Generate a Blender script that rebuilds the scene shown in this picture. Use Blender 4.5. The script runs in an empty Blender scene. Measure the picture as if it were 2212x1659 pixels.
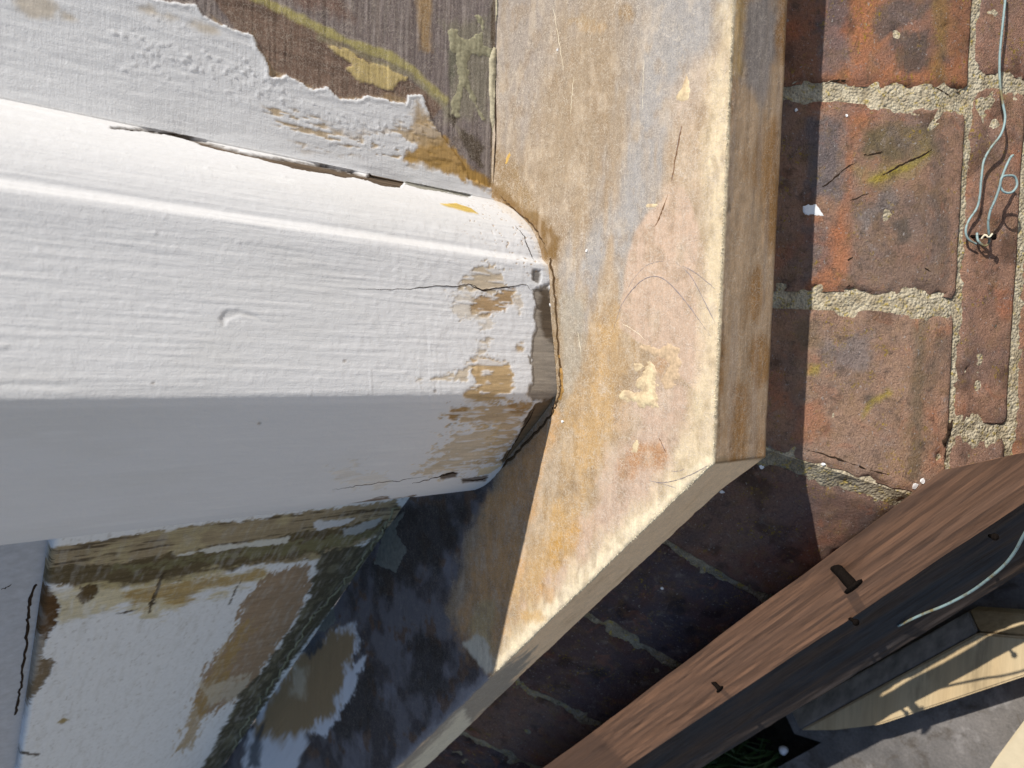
import bpy, bmesh, math, random
import numpy as np
from math import sin, cos, radians, sqrt, pi
from mathutils import Vector, Matrix
from mathutils.bvhtree import BVHTree

scene = bpy.context.scene
col = scene.collection
random.seed(4)
rng = np.random.default_rng(11)

# ------------------------------------------------------------------ camera, sky, sun, exposure
F, CX, CY = 1609.0, 1106.0, 829.5            # measured focal length and centre of the photograph (2212 wide)
PSI, PIT = radians(3.0), radians(40.4)
fw = np.array([-sin(PSI) * cos(PIT), cos(PSI) * cos(PIT), -sin(PIT)])
up = np.array([-sin(PSI) * sin(PIT), cos(PSI) * sin(PIT), cos(PIT)])
rt = np.array([cos(PSI), sin(PSI), 0.0])
CAM = np.array([0.0, 0.0, 0.316])

cam = bpy.data.cameras.new("camera")
camo = bpy.data.objects.new("camera", cam)
col.objects.link(camo)
mx, my, mz = -up, rt, -fw                    # the phone was held sideways: picture left is up in the place
camo.matrix_world = Matrix(((mx[0], my[0], mz[0], CAM[0]), (mx[1], my[1], mz[1], CAM[1]),
                            (mx[2], my[2], mz[2], CAM[2]), (0, 0, 0, 1)))
cam.sensor_width = 36.0
cam.lens = 36.0 * F / 2212.0
cam.clip_start, cam.clip_end = 0.01, 400.0
cam.dof.use_dof = True
cam.dof.focus_distance = 0.43
cam.dof.aperture_fstop = 11.0
# the lens unit is mm while the scene unit is metres, so the f-stop is the true one
scene.camera = camo

SUN_AZ, SUN_EL = radians(15.0), radians(54.0)   # azimuth from +X towards -Y
sdir = np.array([cos(SUN_AZ) * cos(SUN_EL), -sin(SUN_AZ) * cos(SUN_EL), sin(SUN_EL)])
world = bpy.data.worlds.new("World")
scene.world = world
world.use_nodes = True
wn = world.node_tree
bg = wn.nodes["Background"]
sky = wn.nodes.new("ShaderNodeTexSky")
sky.sky_type = 'NISHITA'
sky.sun_disc = False
sky.sun_elevation = SUN_EL
sky.sun_rotation = math.atan2(sdir[0], sdir[1])
wn.links.new(sky.outputs[0], bg.inputs[0])
bg.inputs[1].default_value = 0.09
sl = bpy.data.lights.new("sun", 'SUN')
sl.energy = 4.4
sl.angle = radians(0.53)
sl.color = (1.0, 0.95, 0.87)
so = bpy.data.objects.new("sun", sl)
so.rotation_euler = Vector(tuple(sdir)).to_track_quat('Z', 'Y').to_euler()
so.location = (2, -1, 2)
col.objects.link(so)
vs = scene.view_settings
vs.view_transform = 'Standard'
vs.look = 'None'
vs.exposure = 0.30
vs.gamma = 1.0
vs.use_curve_mapping = False

# ------------------------------------------------------------------ measuring helpers
def ray(x, y):
    return fw - (x - CX) / F * up - (y - CY) / F * rt

def on_plane(x, y, P, n):
    d = ray(x, y)
    n = np.asarray(n, float)
    t = ((np.asarray(P, float) - CAM) @ n) / (d @ n)
    return CAM + t * d

def on_level(x, y, z=0.0):
    return on_plane(x, y, (0, 0, z), (0, 0, 1))

def survey(P):
    """where points of the place lie on the measured drawing"""
    d = P - CAM
    w = np.maximum(d @ fw, 0.02)
    return np.stack([CX - (d @ up) / w * F, CY - (d @ rt) / w * F], -1)

# ------------------------------------------------------------------ noise
def _hash(i, j, k, seed):
    h = (i.astype(np.int64) * 374761393 + j.astype(np.int64) * 668265263 + k.astype(np.int64) * 2147483647 + seed * 974634777) & 0xFFFFFFFF
    h = ((h ^ (h >> 13)) * 1274126177) & 0xFFFFFFFF
    h = ((h ^ (h >> 15)) * 2246822519) & 0xFFFFFFFF
    return ((h ^ (h >> 16)) & 0xFFFFFF) / float(0xFFFFFF)

def vnoise(P, s, seed=0):
    Q = np.asarray(P, float) * np.asarray(s, float)
    I = np.floor(Q).astype(np.int64)
    f = Q - I
    f = f * f * (3 - 2 * f)
    r = 0
    for a in (0, 1):
        for b in (0, 1):
            for c in (0, 1):
                w = (f[..., 0] if a else 1 - f[..., 0]) * (f[..., 1] if b else 1 - f[..., 1]) * (f[..., 2] if c else 1 - f[..., 2])
                r = r + w * _hash(I[..., 0] + a, I[..., 1] + b, I[..., 2] + c, seed)
    return r * 2 - 1

def fbm(P, s, seed=0, n=4):
    s = np.asarray(s, float) * np.ones(3)
    r, a, t = 0, 1.0, 0
    for o in range(n):
        r = r + a * vnoise(P, s, seed + o * 17)
        t += a
        s = s * 2.03
        a *= 0.55
    return r / t

# ------------------------------------------------------------------ drawing on surfaces
def sdf(U, poly, closed=True):
    poly = np.asarray(poly, float)
    out = np.full(len(U), 1e9)
    inside = np.zeros(len(U), bool)
    n = len(poly)
    for i in range(n if closed else n - 1):
        a, b = poly[i], poly[(i + 1) % n]
        ab = b - a
        t = np.clip(((U - a) @ ab) / max(ab @ ab, 1e-9), 0, 1)
        d = np.hypot(U[:, 0] - a[0] - t * ab[0], U[:, 1] - a[1] - t * ab[1])
        out = np.minimum(out, d)
        if closed:
            c = (a[1] > U[:, 1]) != (b[1] > U[:, 1])
            with np.errstate(divide='ignore', invalid='ignore'):
                xi = (b[0] - a[0]) * (U[:, 1] - a[1]) / (b[1] - a[1]) + a[0]
            inside ^= c & (U[:, 0] < xi)
    return np.where(inside, -out, out) if closed else out

def sm(x, e0, e1):
    t = np.clip((x - e0) / (e1 - e0), 0, 1)
    return t * t * (3 - 2 * t)

class Skin:
    """colour and height painted point by point on a fine mesh"""
    def __init__(self, P, base):
        self.P = P
        self.U = survey(P)
        self.col = np.tile(np.asarray(base, float), (len(P), 1))
        self.h = np.zeros(len(P))
        self.paint = np.zeros(len(P))
        self.fuzz = np.zeros(len(P))
        self.n = {}
    def noise(self, s, seed):
        k = (tuple(np.ravel(s)), seed)
        if k not in self.n:
            self.n[k] = fbm(self.P, s, seed)
        return self.n[k]
    def area(self, poly, soft=6.0, rough=0.0, s=(90, 90, 90), seed=1, closed=True, width=0.0):
        d = sdf(self.U, poly, closed) - width
        if rough:
            d = d + rough * self.noise(s, seed) + 0.45 * rough * self.noise(tuple(3.6 * v for v in s), 7)
        return 1 - sm(d, -soft, soft)
    def tint(self, m, c, a=1.0):
        m = (m * a)[:, None]
        self.col = self.col * (1 - m) + np.asarray(c, float) * m
    def level(self, m, v, attr):
        setattr(self, attr, getattr(self, attr) * (1 - m) + v * m)

def disc(x, y, r, ry=None, rot=0, n=14):
    ry = ry or r
    return [(x + r * cos(a) * cos(rot) - ry * sin(a) * sin(rot), y + r * cos(a) * sin(rot) + ry * sin(a) * cos(rot)) for a in np.linspace(0, 2 * pi, n, endpoint=False)]

# ------------------------------------------------------------------ mesh helpers
def put(o, label=None, cat=None, group=None, kind=None):
    if label: o["label"] = label
    if cat: o["category"] = cat
    if group: o["group"] = group
    if kind: o["kind"] = kind
    return o

def empty(name, loc, label, cat, group=None):
    o = bpy.data.objects.new(name, None)
    o.empty_display_size = 0.02
    col.objects.link(o)
    o.location = loc
    return put(o, label, cat, group)

def root_loc(o):
    v = Vector((0, 0, 0))
    while o is not None:
        v = v + o.location
        o = o.parent
    return v

def link(name, me, mat, parent=None, smooth=True):
    o = bpy.data.objects.new(name, me)
    col.objects.link(o)
    if mat: me.materials.append(mat)
    if smooth:
        me.polygons.foreach_set("use_smooth", np.ones(len(me.polygons), bool))
    if parent is not None:
        o.parent = parent
        o.location = -root_loc(parent)
    return o

def mesh_grid(name, P):
    n, m = P.shape[:2]
    me = bpy.data.meshes.new(name)
    idx = np.arange(n * m).reshape(n, m)
    q = np.stack([idx[:-1, :-1], idx[1:, :-1], idx[1:, 1:], idx[:-1, 1:]], -1).reshape(-1, 4)
    me.vertices.add(n * m)
    me.vertices.foreach_set("co", P.reshape(-1).astype(np.float32))
    me.loops.add(q.size)
    me.loops.foreach_set("vertex_index", q.reshape(-1).astype(np.int32))
    me.polygons.add(len(q))
    me.polygons.foreach_set("loop_start", np.arange(0, q.size, 4, dtype=np.int32))
    me.update()
    me.validate()
    return me

def mesh_lists(name, V, Fc):
    me = bpy.data.meshes.new(name)
    me.from_pydata([tuple(map(float, v)) for v in V], [], [tuple(f) for f in Fc])
    me.update()
    return me

def grid_normals(P):
    du = np.gradient(P, axis=0)
    dv = np.gradient(P, axis=1)
    n = np.cross(du, dv)
    return n / np.maximum(np.linalg.norm(n, axis=-1, keepdims=True), 1e-12)

def skin_attrs(me, sk):
    a = me.attributes.new("tone", 'FLOAT_COLOR', 'POINT')
    a.data.foreach_set("color", np.concatenate([np.clip(sk.col, 0.004, 0.92), np.ones((len(sk.col), 1))], 1).astype(np.float32).reshape(-1))
    for k in ("paint", "fuzz"):
        a = me.attributes.new(k, 'FLOAT', 'POINT')
        a.data.foreach_set("value", np.clip(getattr(sk, k), 0, 1).astype(np.float32))

def bvh_of(me):
    return BVHTree.FromPolygons([v.co[:] for v in me.vertices], [p.vertices[:] for p in me.polygons])

def tube_mesh(name, pts, r, sides=7, cap=True):
    pts = [Vector(tuple(map(float, p))) for p in pts]
    rr = r if hasattr(r, '__len__') else [r] * len(pts)
    V, Fc = [], []
    ref = Vector((0.31, 0.87, 0.37))
    for i, p in enumerate(pts):
        t = (pts[min(i + 1, len(pts) - 1)] - pts[max(i - 1, 0)]).normalized()
        a = t.cross(ref).normalized()
        b = t.cross(a)
        for k in range(sides):
            w = 2 * pi * k / sides
            V.append(p + (a * cos(w) + b * sin(w)) * rr[i])
    for i in range(len(pts) - 1):
        for k in range(sides):
            k2 = (k + 1) % sides
            Fc.append((i * sides + k, i * sides + k2, (i + 1) * sides + k2, (i + 1) * sides + k))
    if cap:
        Fc.append(tuple(range(sides))[::-1])
        Fc.append(tuple(range((len(pts) - 1) * sides, len(pts) * sides)))
    return mesh_lists(name, V, Fc)

def spline(pts, n=8):
    pts = [np.asarray(p, float) for p in pts]
    Q = [pts[0]] + pts + [pts[-1]]
    out = []
    for i in range(1, len(Q) - 2):
        p0, p1, p2, p3 = Q[i - 1:i + 3]
        for t in np.linspace(0, 1, n, endpoint=False):
            out.append(0.5 * (2 * p1 + (p2 - p0) * t + (2 * p0 - 5 * p1 + 4 * p2 - p3) * t * t + (3 * p1 - p0 - 3 * p2 + p3) * t ** 3))
    out.append(pts[-1])
    return out

# ------------------------------------------------------------------ materials
class NT:
    def __init__(self, name):
        self.m = bpy.data.materials.new(name)
        self.m.use_nodes = True
        self.t = self.m.node_tree
        self.b = self.t.nodes["Principled BSDF"]
        self.co = self.t.nodes.new("ShaderNodeTexCoord").outputs["Object"]
    def node(self, kind, **kw):
        n = self.t.nodes.new(kind)
        for k, v in kw.items(): setattr(n, k, v)
        return n
    def set(self, sock, v):
        if hasattr(v, "is_output"): self.t.links.new(v, sock)
        else: sock.default_value = v
    def scaled(self, s):
        n = self.node("ShaderNodeMapping")
        self.t.links.new(self.co, n.inputs[0])
        n.inputs["Scale"].default_value = s if hasattr(s, '__len__') else (s, s, s)
        return n.outputs[0]
    def noise(self, s, detail=4, rough=0.55, dist=0.0):
        n = self.node("ShaderNodeTexNoise")
        self.t.links.new(self.scaled(s), n.inputs["Vector"])
        n.inputs["Scale"].default_value = 1.0
        n.inputs["Detail"].default_value = detail
        n.inputs["Roughness"].default_value = rough
        n.inputs["Distortion"].default_value = dist
        return n.outputs["Fac"]
    def vor(self, s, feature='F1', rnd=1.0):
        n = self.node("ShaderNodeTexVoronoi", feature=feature)
        self.t.links.new(self.scaled(s), n.inputs["Vector"])
        n.inputs["Scale"].default_value = 1.0
        n.inputs["Randomness"].default_value = rnd
        return n.outputs["Distance"]
    def math(self, op, a, b=0.0, c=0.0):
        n = self.node("ShaderNodeMath", operation=op)
        for i, v in enumerate((a, b, c)): self.set(n.inputs[i], v)
        return n.outputs[0]
    def rng(self, v, a, b, c=0.0, d=1.0):
        n = self.node("ShaderNodeMapRange")
        for i, x in enumerate((v, a, b, c, d)): self.set(n.inputs[i], x)
        return n.outputs[0]
    def mix(self, f, a, b, blend='MIX'):
        n = self.node("ShaderNodeMix", data_type='RGBA', blend_type=blend)
        self.set(n.inputs["Factor"], f)
        for k, v in (("A", a), ("B", b)):
            s = [i for i in n.inputs if i.name == k and i.type == 'RGBA'][0]
            self.set(s, v if hasattr(v, "is_output") else tuple(v) + (1.0,))
        return [o for o in n.outputs if o.type == 'RGBA'][0]
    def scale_col(self, c, f):
        n = self.node("ShaderNodeVectorMath", operation='SCALE')
        self.set(n.inputs[0], c if hasattr(c, "is_output") else tuple(c))
        self.set(n.inputs["Scale"], f)
        return n.outputs[0]
    def attr(self, name, out="Fac"):
        n = self.node("ShaderNodeAttribute", attribute_name=name)
        return n.outputs[out]
    def bump(self, h, dist, strength=1.0, prev=None):
        n = self.node("ShaderNodeBump")
        n.inputs["Strength"].default_value = strength
        n.inputs["Distance"].default_value = dist
        self.t.links.new(h, n.inputs["Height"])
        if prev: self.t.links.new(prev, n.inputs["Normal"])
        return n.outputs[0]
    def done(self, c, r, nrm=None, spec=0.3):
        self.set(self.b.inputs["Base Color"], c if hasattr(c, "is_output") else tuple(c) + (1.0,))
        self.set(self.b.inputs["Roughness"], r)
        self.set(self.b.inputs["Specular IOR Level"], spec)
        if nrm: self.t.links.new(nrm, self.b.inputs["Normal"])
        return self.m

def joinery_material(name, grain, cross, gloss=0.3, spec=0.2, gs=1.1, cs=0.8, pgrain=None):
    """bare timber and paint, told apart by the 'paint' value stored on the mesh; 'fuzz' is raised sanding fibre"""
    n = NT(name)
    tone = n.attr("tone", "Color")
    paint = n.attr("paint")
    fuzz = n.attr("fuzz")
    bare = n.math('SUBTRACT', 1.0, paint)
    g1 = n.noise(grain, 5, 0.65)
    g2 = n.noise(cross, 4, 0.6)
    sp = n.noise(1500, 3, 0.7)
    k = n.math('ADD', n.math('MULTIPLY', n.math('SUBTRACT', g1, 0.5), gs), n.math('MULTIPLY', n.math('SUBTRACT', g2, 0.5), cs))
    k = n.math('ADD', k, n.math('MULTIPLY', n.math('SUBTRACT', sp, 0.5), 0.7))
    mott = n.noise(210, 5, 0.75)
    k = n.math('ADD', k, n.math('MULTIPLY', n.math('MULTIPLY', n.math('SUBTRACT', mott, 0.5), fuzz), 1.5))
    kb = n.math('ADD', 1.0, n.math('MULTIPLY', k, n.math('ADD', n.math('MULTIPLY', bare, 0.95), 0.05)))
    c = n.scale_col(tone, kb)
    # sanding fibres: a web of fine pale hairs
    v1 = n.node("ShaderNodeTexVoronoi", feature='DISTANCE_TO_EDGE')
    wob = n.node("ShaderNodeTexNoise")
    n.t.links.new(n.scaled(260), wob.inputs["Vector"])
    wob.inputs["Scale"].default_value = 1.0
    wob.inputs["Detail"].default_value = 3
    add = n.node("ShaderNodeVectorMath", operation='MULTIPLY_ADD')
    n.t.links.new(wob.outputs["Color"], add.inputs[0])
    add.inputs[1].default_value = (2.4, 2.4, 2.4)
    n.t.links.new(n.scaled(330), add.inputs[2])
    n.t.links.new(add.outputs[0], v1.inputs["Vector"])
    v1.inputs["Scale"].default_value = 1.0
    hair = n.rng(v1.outputs["Distance"], 0.0, 0.09, 1.0, 0.0)
    hair = n.math('MULTIPLY', hair, n.rng(n.noise(140, 3, 0.6), 0.38, 0.62))
    dust = n.math('ADD', n.math('MULTIPLY', n.rng(n.noise(1250, 3, 0.75), 0.48, 0.62), 0.85), n.math('MULTIPLY', n.rng(n.noise(460, 4, 0.75), 0.46, 0.66), 0.25))
    hf = n.math('MULTIPLY', fuzz, n.math('MINIMUM', 1.0, n.math('ADD', n.math('MULTIPLY', hair, 0.6), n.math('MULTIPLY', dust, 0.52))))
    c = n.mix(hf, c, (0.62, 0.545, 0.455))
    # relief
    h = n.math('ADD', n.math('MULTIPLY', g1, 0.5), n.math('MULTIPLY', sp, n.math('ADD', 0.25, n.math('MULTIPLY', fuzz, 0.6))))
    h = n.math('ADD', h, n.math('MULTIPLY', hair, n.math('MULTIPLY', fuzz, 0.7)))
    nb = n.bump(h, 0.0004, 0.7)
    rip = n.noise([x * 0.9 for x in (pgrain or grain)], 4, 0.6)
    pim = n.noise(1000, 3, 0.6)
    nb = n.bump(n.math('MULTIPLY', n.math('ADD', rip, n.math('MULTIPLY', pim, 0.6)), paint), 0.0004, 0.5, nb)
    return n.done(c, n.math('SUBTRACT', 0.9, n.math('MULTIPLY', paint, gloss)), nb, spec)

M_POST = joinery_material("old white paint on post", (620, 620, 60), (180, 180, 25))
M_SILL = joinery_material("sanded sill timber", (50, 900, 900), (22, 240, 240), 0.2, 0.12, 0.38, 0.3)
M_FRAME = joinery_material("stripped frame timber", (60, 620, 620), (22, 190, 190), 0.05, 0.06, 0.9, 0.7, (620, 620, 70))
M_SIDE = joinery_material("worn side frame timber", (620, 620, 70), (190, 190, 25), 0.0, 0.02, 0.9, 0.7)

def brick_material():
    n = NT("weathered red brick")
    big = n.noise(38, 5, 0.6, 0.8)
    mid = n.noise(95, 5, 0.65, 0.5)
    fine = n.noise(700, 4, 0.7)
    pit = n.noise(1700, 3, 0.7)
    tone = n.attr("tone", "Color")
    c = n.mix(n.math('MULTIPLY', n.rng(big, 0.50, 0.66), 0.35), tone, (0.225, 0.175, 0.17))
    c = n.mix(n.math('MULTIPLY', n.rng(n.noise(52, 4, 0.6, 1.2), 0.58, 0.72), 0.35), c, (0.52, 0.20, 0.10))
    c = n.mix(n.math('MULTIPLY', n.rng(mid, 0.58, 0.70), 0.45), c, (0.115, 0.092, 0.086))
    c = n.mix(n.math('MULTIPLY', n.rng(n.noise(70, 5, 0.7, 0.6), 0.58, 0.72), 0.55), c, (0.40, 0.34, 0.31))
    soot = n.math('MULTIPLY', n.rng(n.noise(170, 5, 0.75, 0.4), 0.52, 0.66), 0.55)
    c = n.mix(soot, c, (0.095, 0.075, 0.062))
    c = n.mix(n.math('MULTIPLY', n.rng(n.noise(88, 4, 0.7), 0.50, 0.70), 0.45), c, (0.30, 0.19, 0.095))
    lich = n.math('MULTIPLY', n.rng(n.noise(60, 2, 0.5), 0.54, 0.66), n.rng(n.noise(420, 3, 0.7), 0.55, 0.66))
    c = n.mix(n.math('MULTIPLY', lich, 0.8), c, (0.42, 0.29, 0.03))
    c = n.scale_col(c, n.math('ADD', 0.12, n.math('ADD', n.math('MULTIPLY', fine, 1.05), n.math('MULTIPLY', pit, 0.75))))
    c = n.mix(n.math('MULTIPLY', n.rng(n.noise(520, 2, 0.5), 0.66, 0.72), 0.6), c, (0.50, 0.46, 0.44))
    h = n.math('ADD', n.math('MULTIPLY', mid, 1.2), n.math('ADD', n.math('MULTIPLY', fine, 1.3), n.math('MULTIPLY', pit, 0.9)))
    return n.done(c, 0.9, n.bump(h, 0.0022, 1.0), 0.1)
M_BRICK = brick_material()

def mortar_material(shade_mul=1.0):
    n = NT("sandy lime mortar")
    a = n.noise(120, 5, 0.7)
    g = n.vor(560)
    c = n.mix(n.rng(a, 0.4, 0.62), (0.54 * shade_mul, 0.475 * shade_mul, 0.345 * shade_mul), (0.33 * shade_mul, 0.27 * shade_mul, 0.18 * shade_mul))
    c = n.mix(n.math('MULTIPLY', n.rng(n.noise(260, 3, 0.7), 0.56, 0.66), 0.75), c, (0.42, 0.31, 0.06))
    c = n.mix(n.math('MULTIPLY', n.rng(n.noise(200, 4, 0.6), 0.62, 0.72), 0.7), c, (0.11, 0.10, 0.08))
    c = n.scale_col(c, n.rng(n.noise(1100, 3, 0.7), 0.2, 0.8, 0.65, 1.3))
    h = n.math('ADD', n.math('MULTIPLY', g, -0.7), n.math('MULTIPLY', n.noise(420, 4, 0.7), 1.0))
    return n.done(c, 0.95, n.bump(h, 0.002, 0.9), 0.1)
M_MORTAR = mortar_material()
M_MORTAR_SHADED = mortar_material(0.62)  # darker copy for the angled side, its shade put into the colour

def timber_material(name, base, dark, scl, wet=0.75, contrast=1.0):
    """grain runs along local X of the mesh coordinates"""
    n = NT(name)
    g = n.noise((4.5 * scl, 190 * scl, 190 * scl), 5, 0.65, 0.3)
    b = n.noise((3.5 * scl, 48 * scl, 48 * scl), 4, 0.6, 0.4)
    s = n.noise((30 * scl, 500 * scl, 500 * scl), 3, 0.7)
    c = n.mix(n.rng(b, 0.38, 0.66), base, dark)
    c = n.mix(n.math('MULTIPLY', n.rng(g, 0.56, 0.72), 0.65 * contrast), c, [x * 0.35 for x in dark])
    c = n.mix(n.math('MULTIPLY', n.rng(n.noise((14 * scl, 70 * scl, 70 * scl), 5, 0.7), 0.54, 0.68), 0.55), c, [x * 0.45 for x in dark])
    c = n.scale_col(c, n.rng(s, 0.2, 0.8, 1 - 0.4 * contrast, 1 + 0.4 * contrast))
    return n.done(c, wet, n.bump(n.math('ADD', g, n.math('MULTIPLY', s, 0.5)), 0.0008, 0.45), 0.08)
M_BOARD = timber_material("red brown weathered board", (0.44, 0.225, 0.125), (0.31, 0.175, 0.11), 0.8, 0.85, 0.45)
M_DARK = timber_material("wet blackened board", (0.045, 0.047, 0.052), (0.085, 0.058, 0.042), 1.0, 0.85)
M_PALE = timber_material("fresh pale softwood", (0.52, 0.41, 0.25), (0.45, 0.335, 0.19), 0.6, 0.8, 0.4)

def plain(name, c, r, bump=0.0, bs=900, var=0.25, spec=0.4, metal=0.0):
    n = NT(name)
    k = n.rng(n.noise(bs, 4, 0.65), 0.25, 0.75, 1 - var, 1 + var)
    nb = n.bump(n.noise(bs * 0.7, 3, 0.6), bump, 0.6) if bump else None
    m = n.done(n.scale_col(c, k), r, nb, spec)
    n.b.inputs["Metallic"].default_value = metal
    return m
def filler_material():
    n = NT("cream wood filler")
    c = n.mix(n.rng(n.noise(150, 5, 0.7), 0.42, 0.60), (0.62, 0.51, 0.32), (0.46, 0.345, 0.22))
    c = n.scale_col(c, n.rng(n.noise(900, 3, 0.7), 0.25, 0.75, 0.8, 1.15))
    return n.done(c, 0.5, n.bump(n.noise(420, 4, 0.7), 0.0006, 0.6), 0.3)
M_FILL = filler_material()
M_FILLG = plain("thin greenish filler", (0.36, 0.335, 0.215), 0.6, 0.0004, 420, 0.35)
M_RESIN = plain("honey coloured resin filler", (0.56, 0.36, 0.11), 0.25, 0.0002, 300, 0.2, 0.5)
M_CRACK_SHADE = plain("crack in old timber and drawn shadow line", (0.035, 0.022, 0.014), 0.95, 0.0, 1200, 0.5, 0.1)
M_PENCIL = plain("pencil graphite", (0.22, 0.19, 0.19), 0.6, 0.0, 2500, 0.6, 0.4)
M_FIBRE = plain("torn wood fibre", (0.76, 0.68, 0.50), 0.8, 0.0, 700, 0.15)
M_FLAKE = plain("white paint flake", (0.78, 0.78, 0.78), 0.5, 0.0, 700, 0.1)
M_SLIVER = plain("weathered cream paint skin", (0.42, 0.37, 0.25), 0.6, 0.0002, 800, 0.3)
M_RUST = plain("rusted nail iron", (0.008, 0.006, 0.005), 0.95, 0.0, 1200, 0.5, 0.03)
def wire_material():
    n = NT("grey green coated wire")
    c = n.mix(n.rng(n.noise(45, 4, 0.7), 0.50, 0.62), (0.25, 0.35, 0.35), (0.19, 0.155, 0.075))
    c = n.mix(n.math('MULTIPLY', n.rng(n.noise(600, 3, 0.7), 0.58, 0.68), 0.7), c, (0.07, 0.05, 0.035))
    return n.done(c, 0.5, None, 0.4)
M_WIRE = wire_material()
M_GRASS = plain("grass blade", (0.03, 0.06, 0.015), 0.6, 0.0, 200, 0.4)

def casement_material():
    n = NT("blue grey gloss paint")
    h = n.noise(260, 4, 0.7)
    c = n.scale_col((0.38, 0.41, 0.47), n.rng(n.noise(160, 4, 0.6), 0.3, 0.7, 0.85, 1.1))
    return n.done(c, 0.45, n.bump(h, 0.0006, 0.6), 0.4)
M_CASE = casement_material()

def slab_material():
    n = NT("stained concrete")
    a = n.noise(9, 6, 0.65)
    c = n.mix(n.rng(a, 0.38, 0.62), (0.19, 0.175, 0.165), (0.10, 0.094, 0.09))
    c = n.mix(n.math('MULTIPLY', n.rng(n.noise(26, 5, 0.7, 0.6), 0.50, 0.64), 0.85), c, (0.075, 0.062, 0.05))
    c = n.mix(n.math('MULTIPLY', n.rng(n.noise(34, 4, 0.6), 0.60, 0.72), 0.5), c, (0.36, 0.34, 0.33))
    c = n.scale_col(c, n.rng(n.noise(400, 3, 0.7), 0.2, 0.8, 0.75, 1.2))
    return n.done(c, 0.9, n.bump(n.noise(180, 5, 0.7), 0.003, 0.5), 0.2)
M_SLAB = slab_material()

def ground_material():
    n = NT("dark damp soil")
    c = n.mix(n.rng(n.noise(40, 5, 0.7), 0.4, 0.65), (0.012, 0.010, 0.008), (0.028, 0.024, 0.017))
    return n.done(c, 0.95, n.bump(n.noise(120, 5, 0.7), 0.008, 0.8), 0.1)
M_SOIL = ground_material()
# ------------------------------------------------------------------ large structure: ground and path
GZ = -0.42
def sheet(name, x0, x1, y0, y1, z, mat):
    me = mesh_lists(name, [(x0, y0, z), (x1, y0, z), (x1, y1, z), (x0, y1, z)], [(0, 1, 2, 3)])
    return put(link(name, me, mat, smooth=False), kind="structure")
M_GROUND = plain("pale dry paving", (0.34, 0.295, 0.235), 0.9, 0.004, 30, 0.25, 0.1)
sheet("ground", -60, 60, -60, 60, GZ - 0.016, M_GROUND)
sheet("soil", -0.9, 0.5, 0.10, 1.1, GZ - 0.012, M_SOIL)
hollow = [on_level(x, y, GZ) for x, y in [(2300, 1180), (2075, 1312), (1690, 1530), (1716, 1585), (1775, 1604), (1741, 1624), (1681, 1657), (1640, 1720), (1500, 1800)]]
far = [(-1.3, 1.3, GZ), (-1.3, -0.3, GZ), (0.9, -0.3, GZ), (0.9, 0.02, GZ), (hollow[0][0] + .3, 0.06, GZ)]
bm = bmesh.new()
top = [bm.verts.new(tuple(map(float, p))) for p in list(hollow)[::1] + far]
fc = bm.faces.new(top)
if fc.normal.z < 0: fc.normal_flip()
ex = bmesh.ops.extrude_face_region(bm, geom=[fc])
for v in [g for g in ex["geom"] if isinstance(g, bmesh.types.BMVert)]:
    v.co.z -= 0.008
bmesh.ops.recalc_face_normals(bm, faces=bm.faces)
me = bpy.data.meshes.new("concrete_path")
bm.to_mesh(me); bm.free()
put(link("concrete_path", me, M_SLAB, smooth=False), kind="structure")

# ------------------------------------------------------------------ brick bay wall
AL = radians(48.0)
PC = CAM + ray(1900, 450) * 0.445
NF = np.array([0, -sin(AL), cos(AL)])
NOSE = on_plane(1992, 450, PC, NF)           # outer lip of the sloping plinth course, front side
MIT = on_plane(1990, 1050, PC, NF)
yn, zn = NOSE[1], NOSE[2]
off_r = -(MIT[0] + MIT[1]) / sqrt(2)         # same lip on the angled side
LS = radians(64.0)                           # the wall below the lip is battered back at this slope
NL = np.array([0, -sin(LS), cos(LS)])
BAT = 1.0 / math.tan(LS)
def on_low(x, y, lift=0.0): return on_plane(x, y, NOSE + NL * lift, NL)
z_b1 = on_low(2084, 500)[2]
z_b2 = on_low(2205, 650)[2]
xm_at = lambda n: (-sqrt(2) * (off_r + (n)) - (yn - n))   # where front and side lips meet, n = outward step from the lip
wall = empty("brick_wall", (0.05, 0.25, GZ), "weathered red brick bay wall with a sloping plinth course below the timber sill", "brick wall")

class Side:
    """one straight run of the bay: along = unit vector, out = outward normal, lip = point on the lip line at along 0 (the mitre)"""
    def __init__(s, along, out, lip):
        s.a, s.o, s.p = np.array(along, float), np.array(out, float), np.array(lip, float)
    def at(s, u, n, z):
        return s.p + s.a * np.asarray(u)[..., None] + s.o * np.asarray(n)[..., None] + np.array([0, 0, 1.0]) * np.asarray(z)[..., None]
lip = np.array([xm_at(0.0), yn, 0.0])
front = Side((1, 0, 0), (0, -1, 0), lip)
side = Side((-1 / sqrt(2), 1 / sqrt(2), 0), (-1 / sqrt(2), -1 / sqrt(2), 0), lip)
TAN = math.tan(radians(22.5))

def resample(pl, step):
    pl = np.asarray(pl, float)
    seg = np.hypot(*np.diff(pl, axis=0).T)
    s = np.concatenate([[0], np.cumsum(seg)])
    t = np.unique(np.concatenate([np.arange(0, s[-1], step), [s[-1]]]))
    return np.stack([np.interp(t, s, pl[:, 0]), np.interp(t, s, pl[:, 1])], -1)

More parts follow.
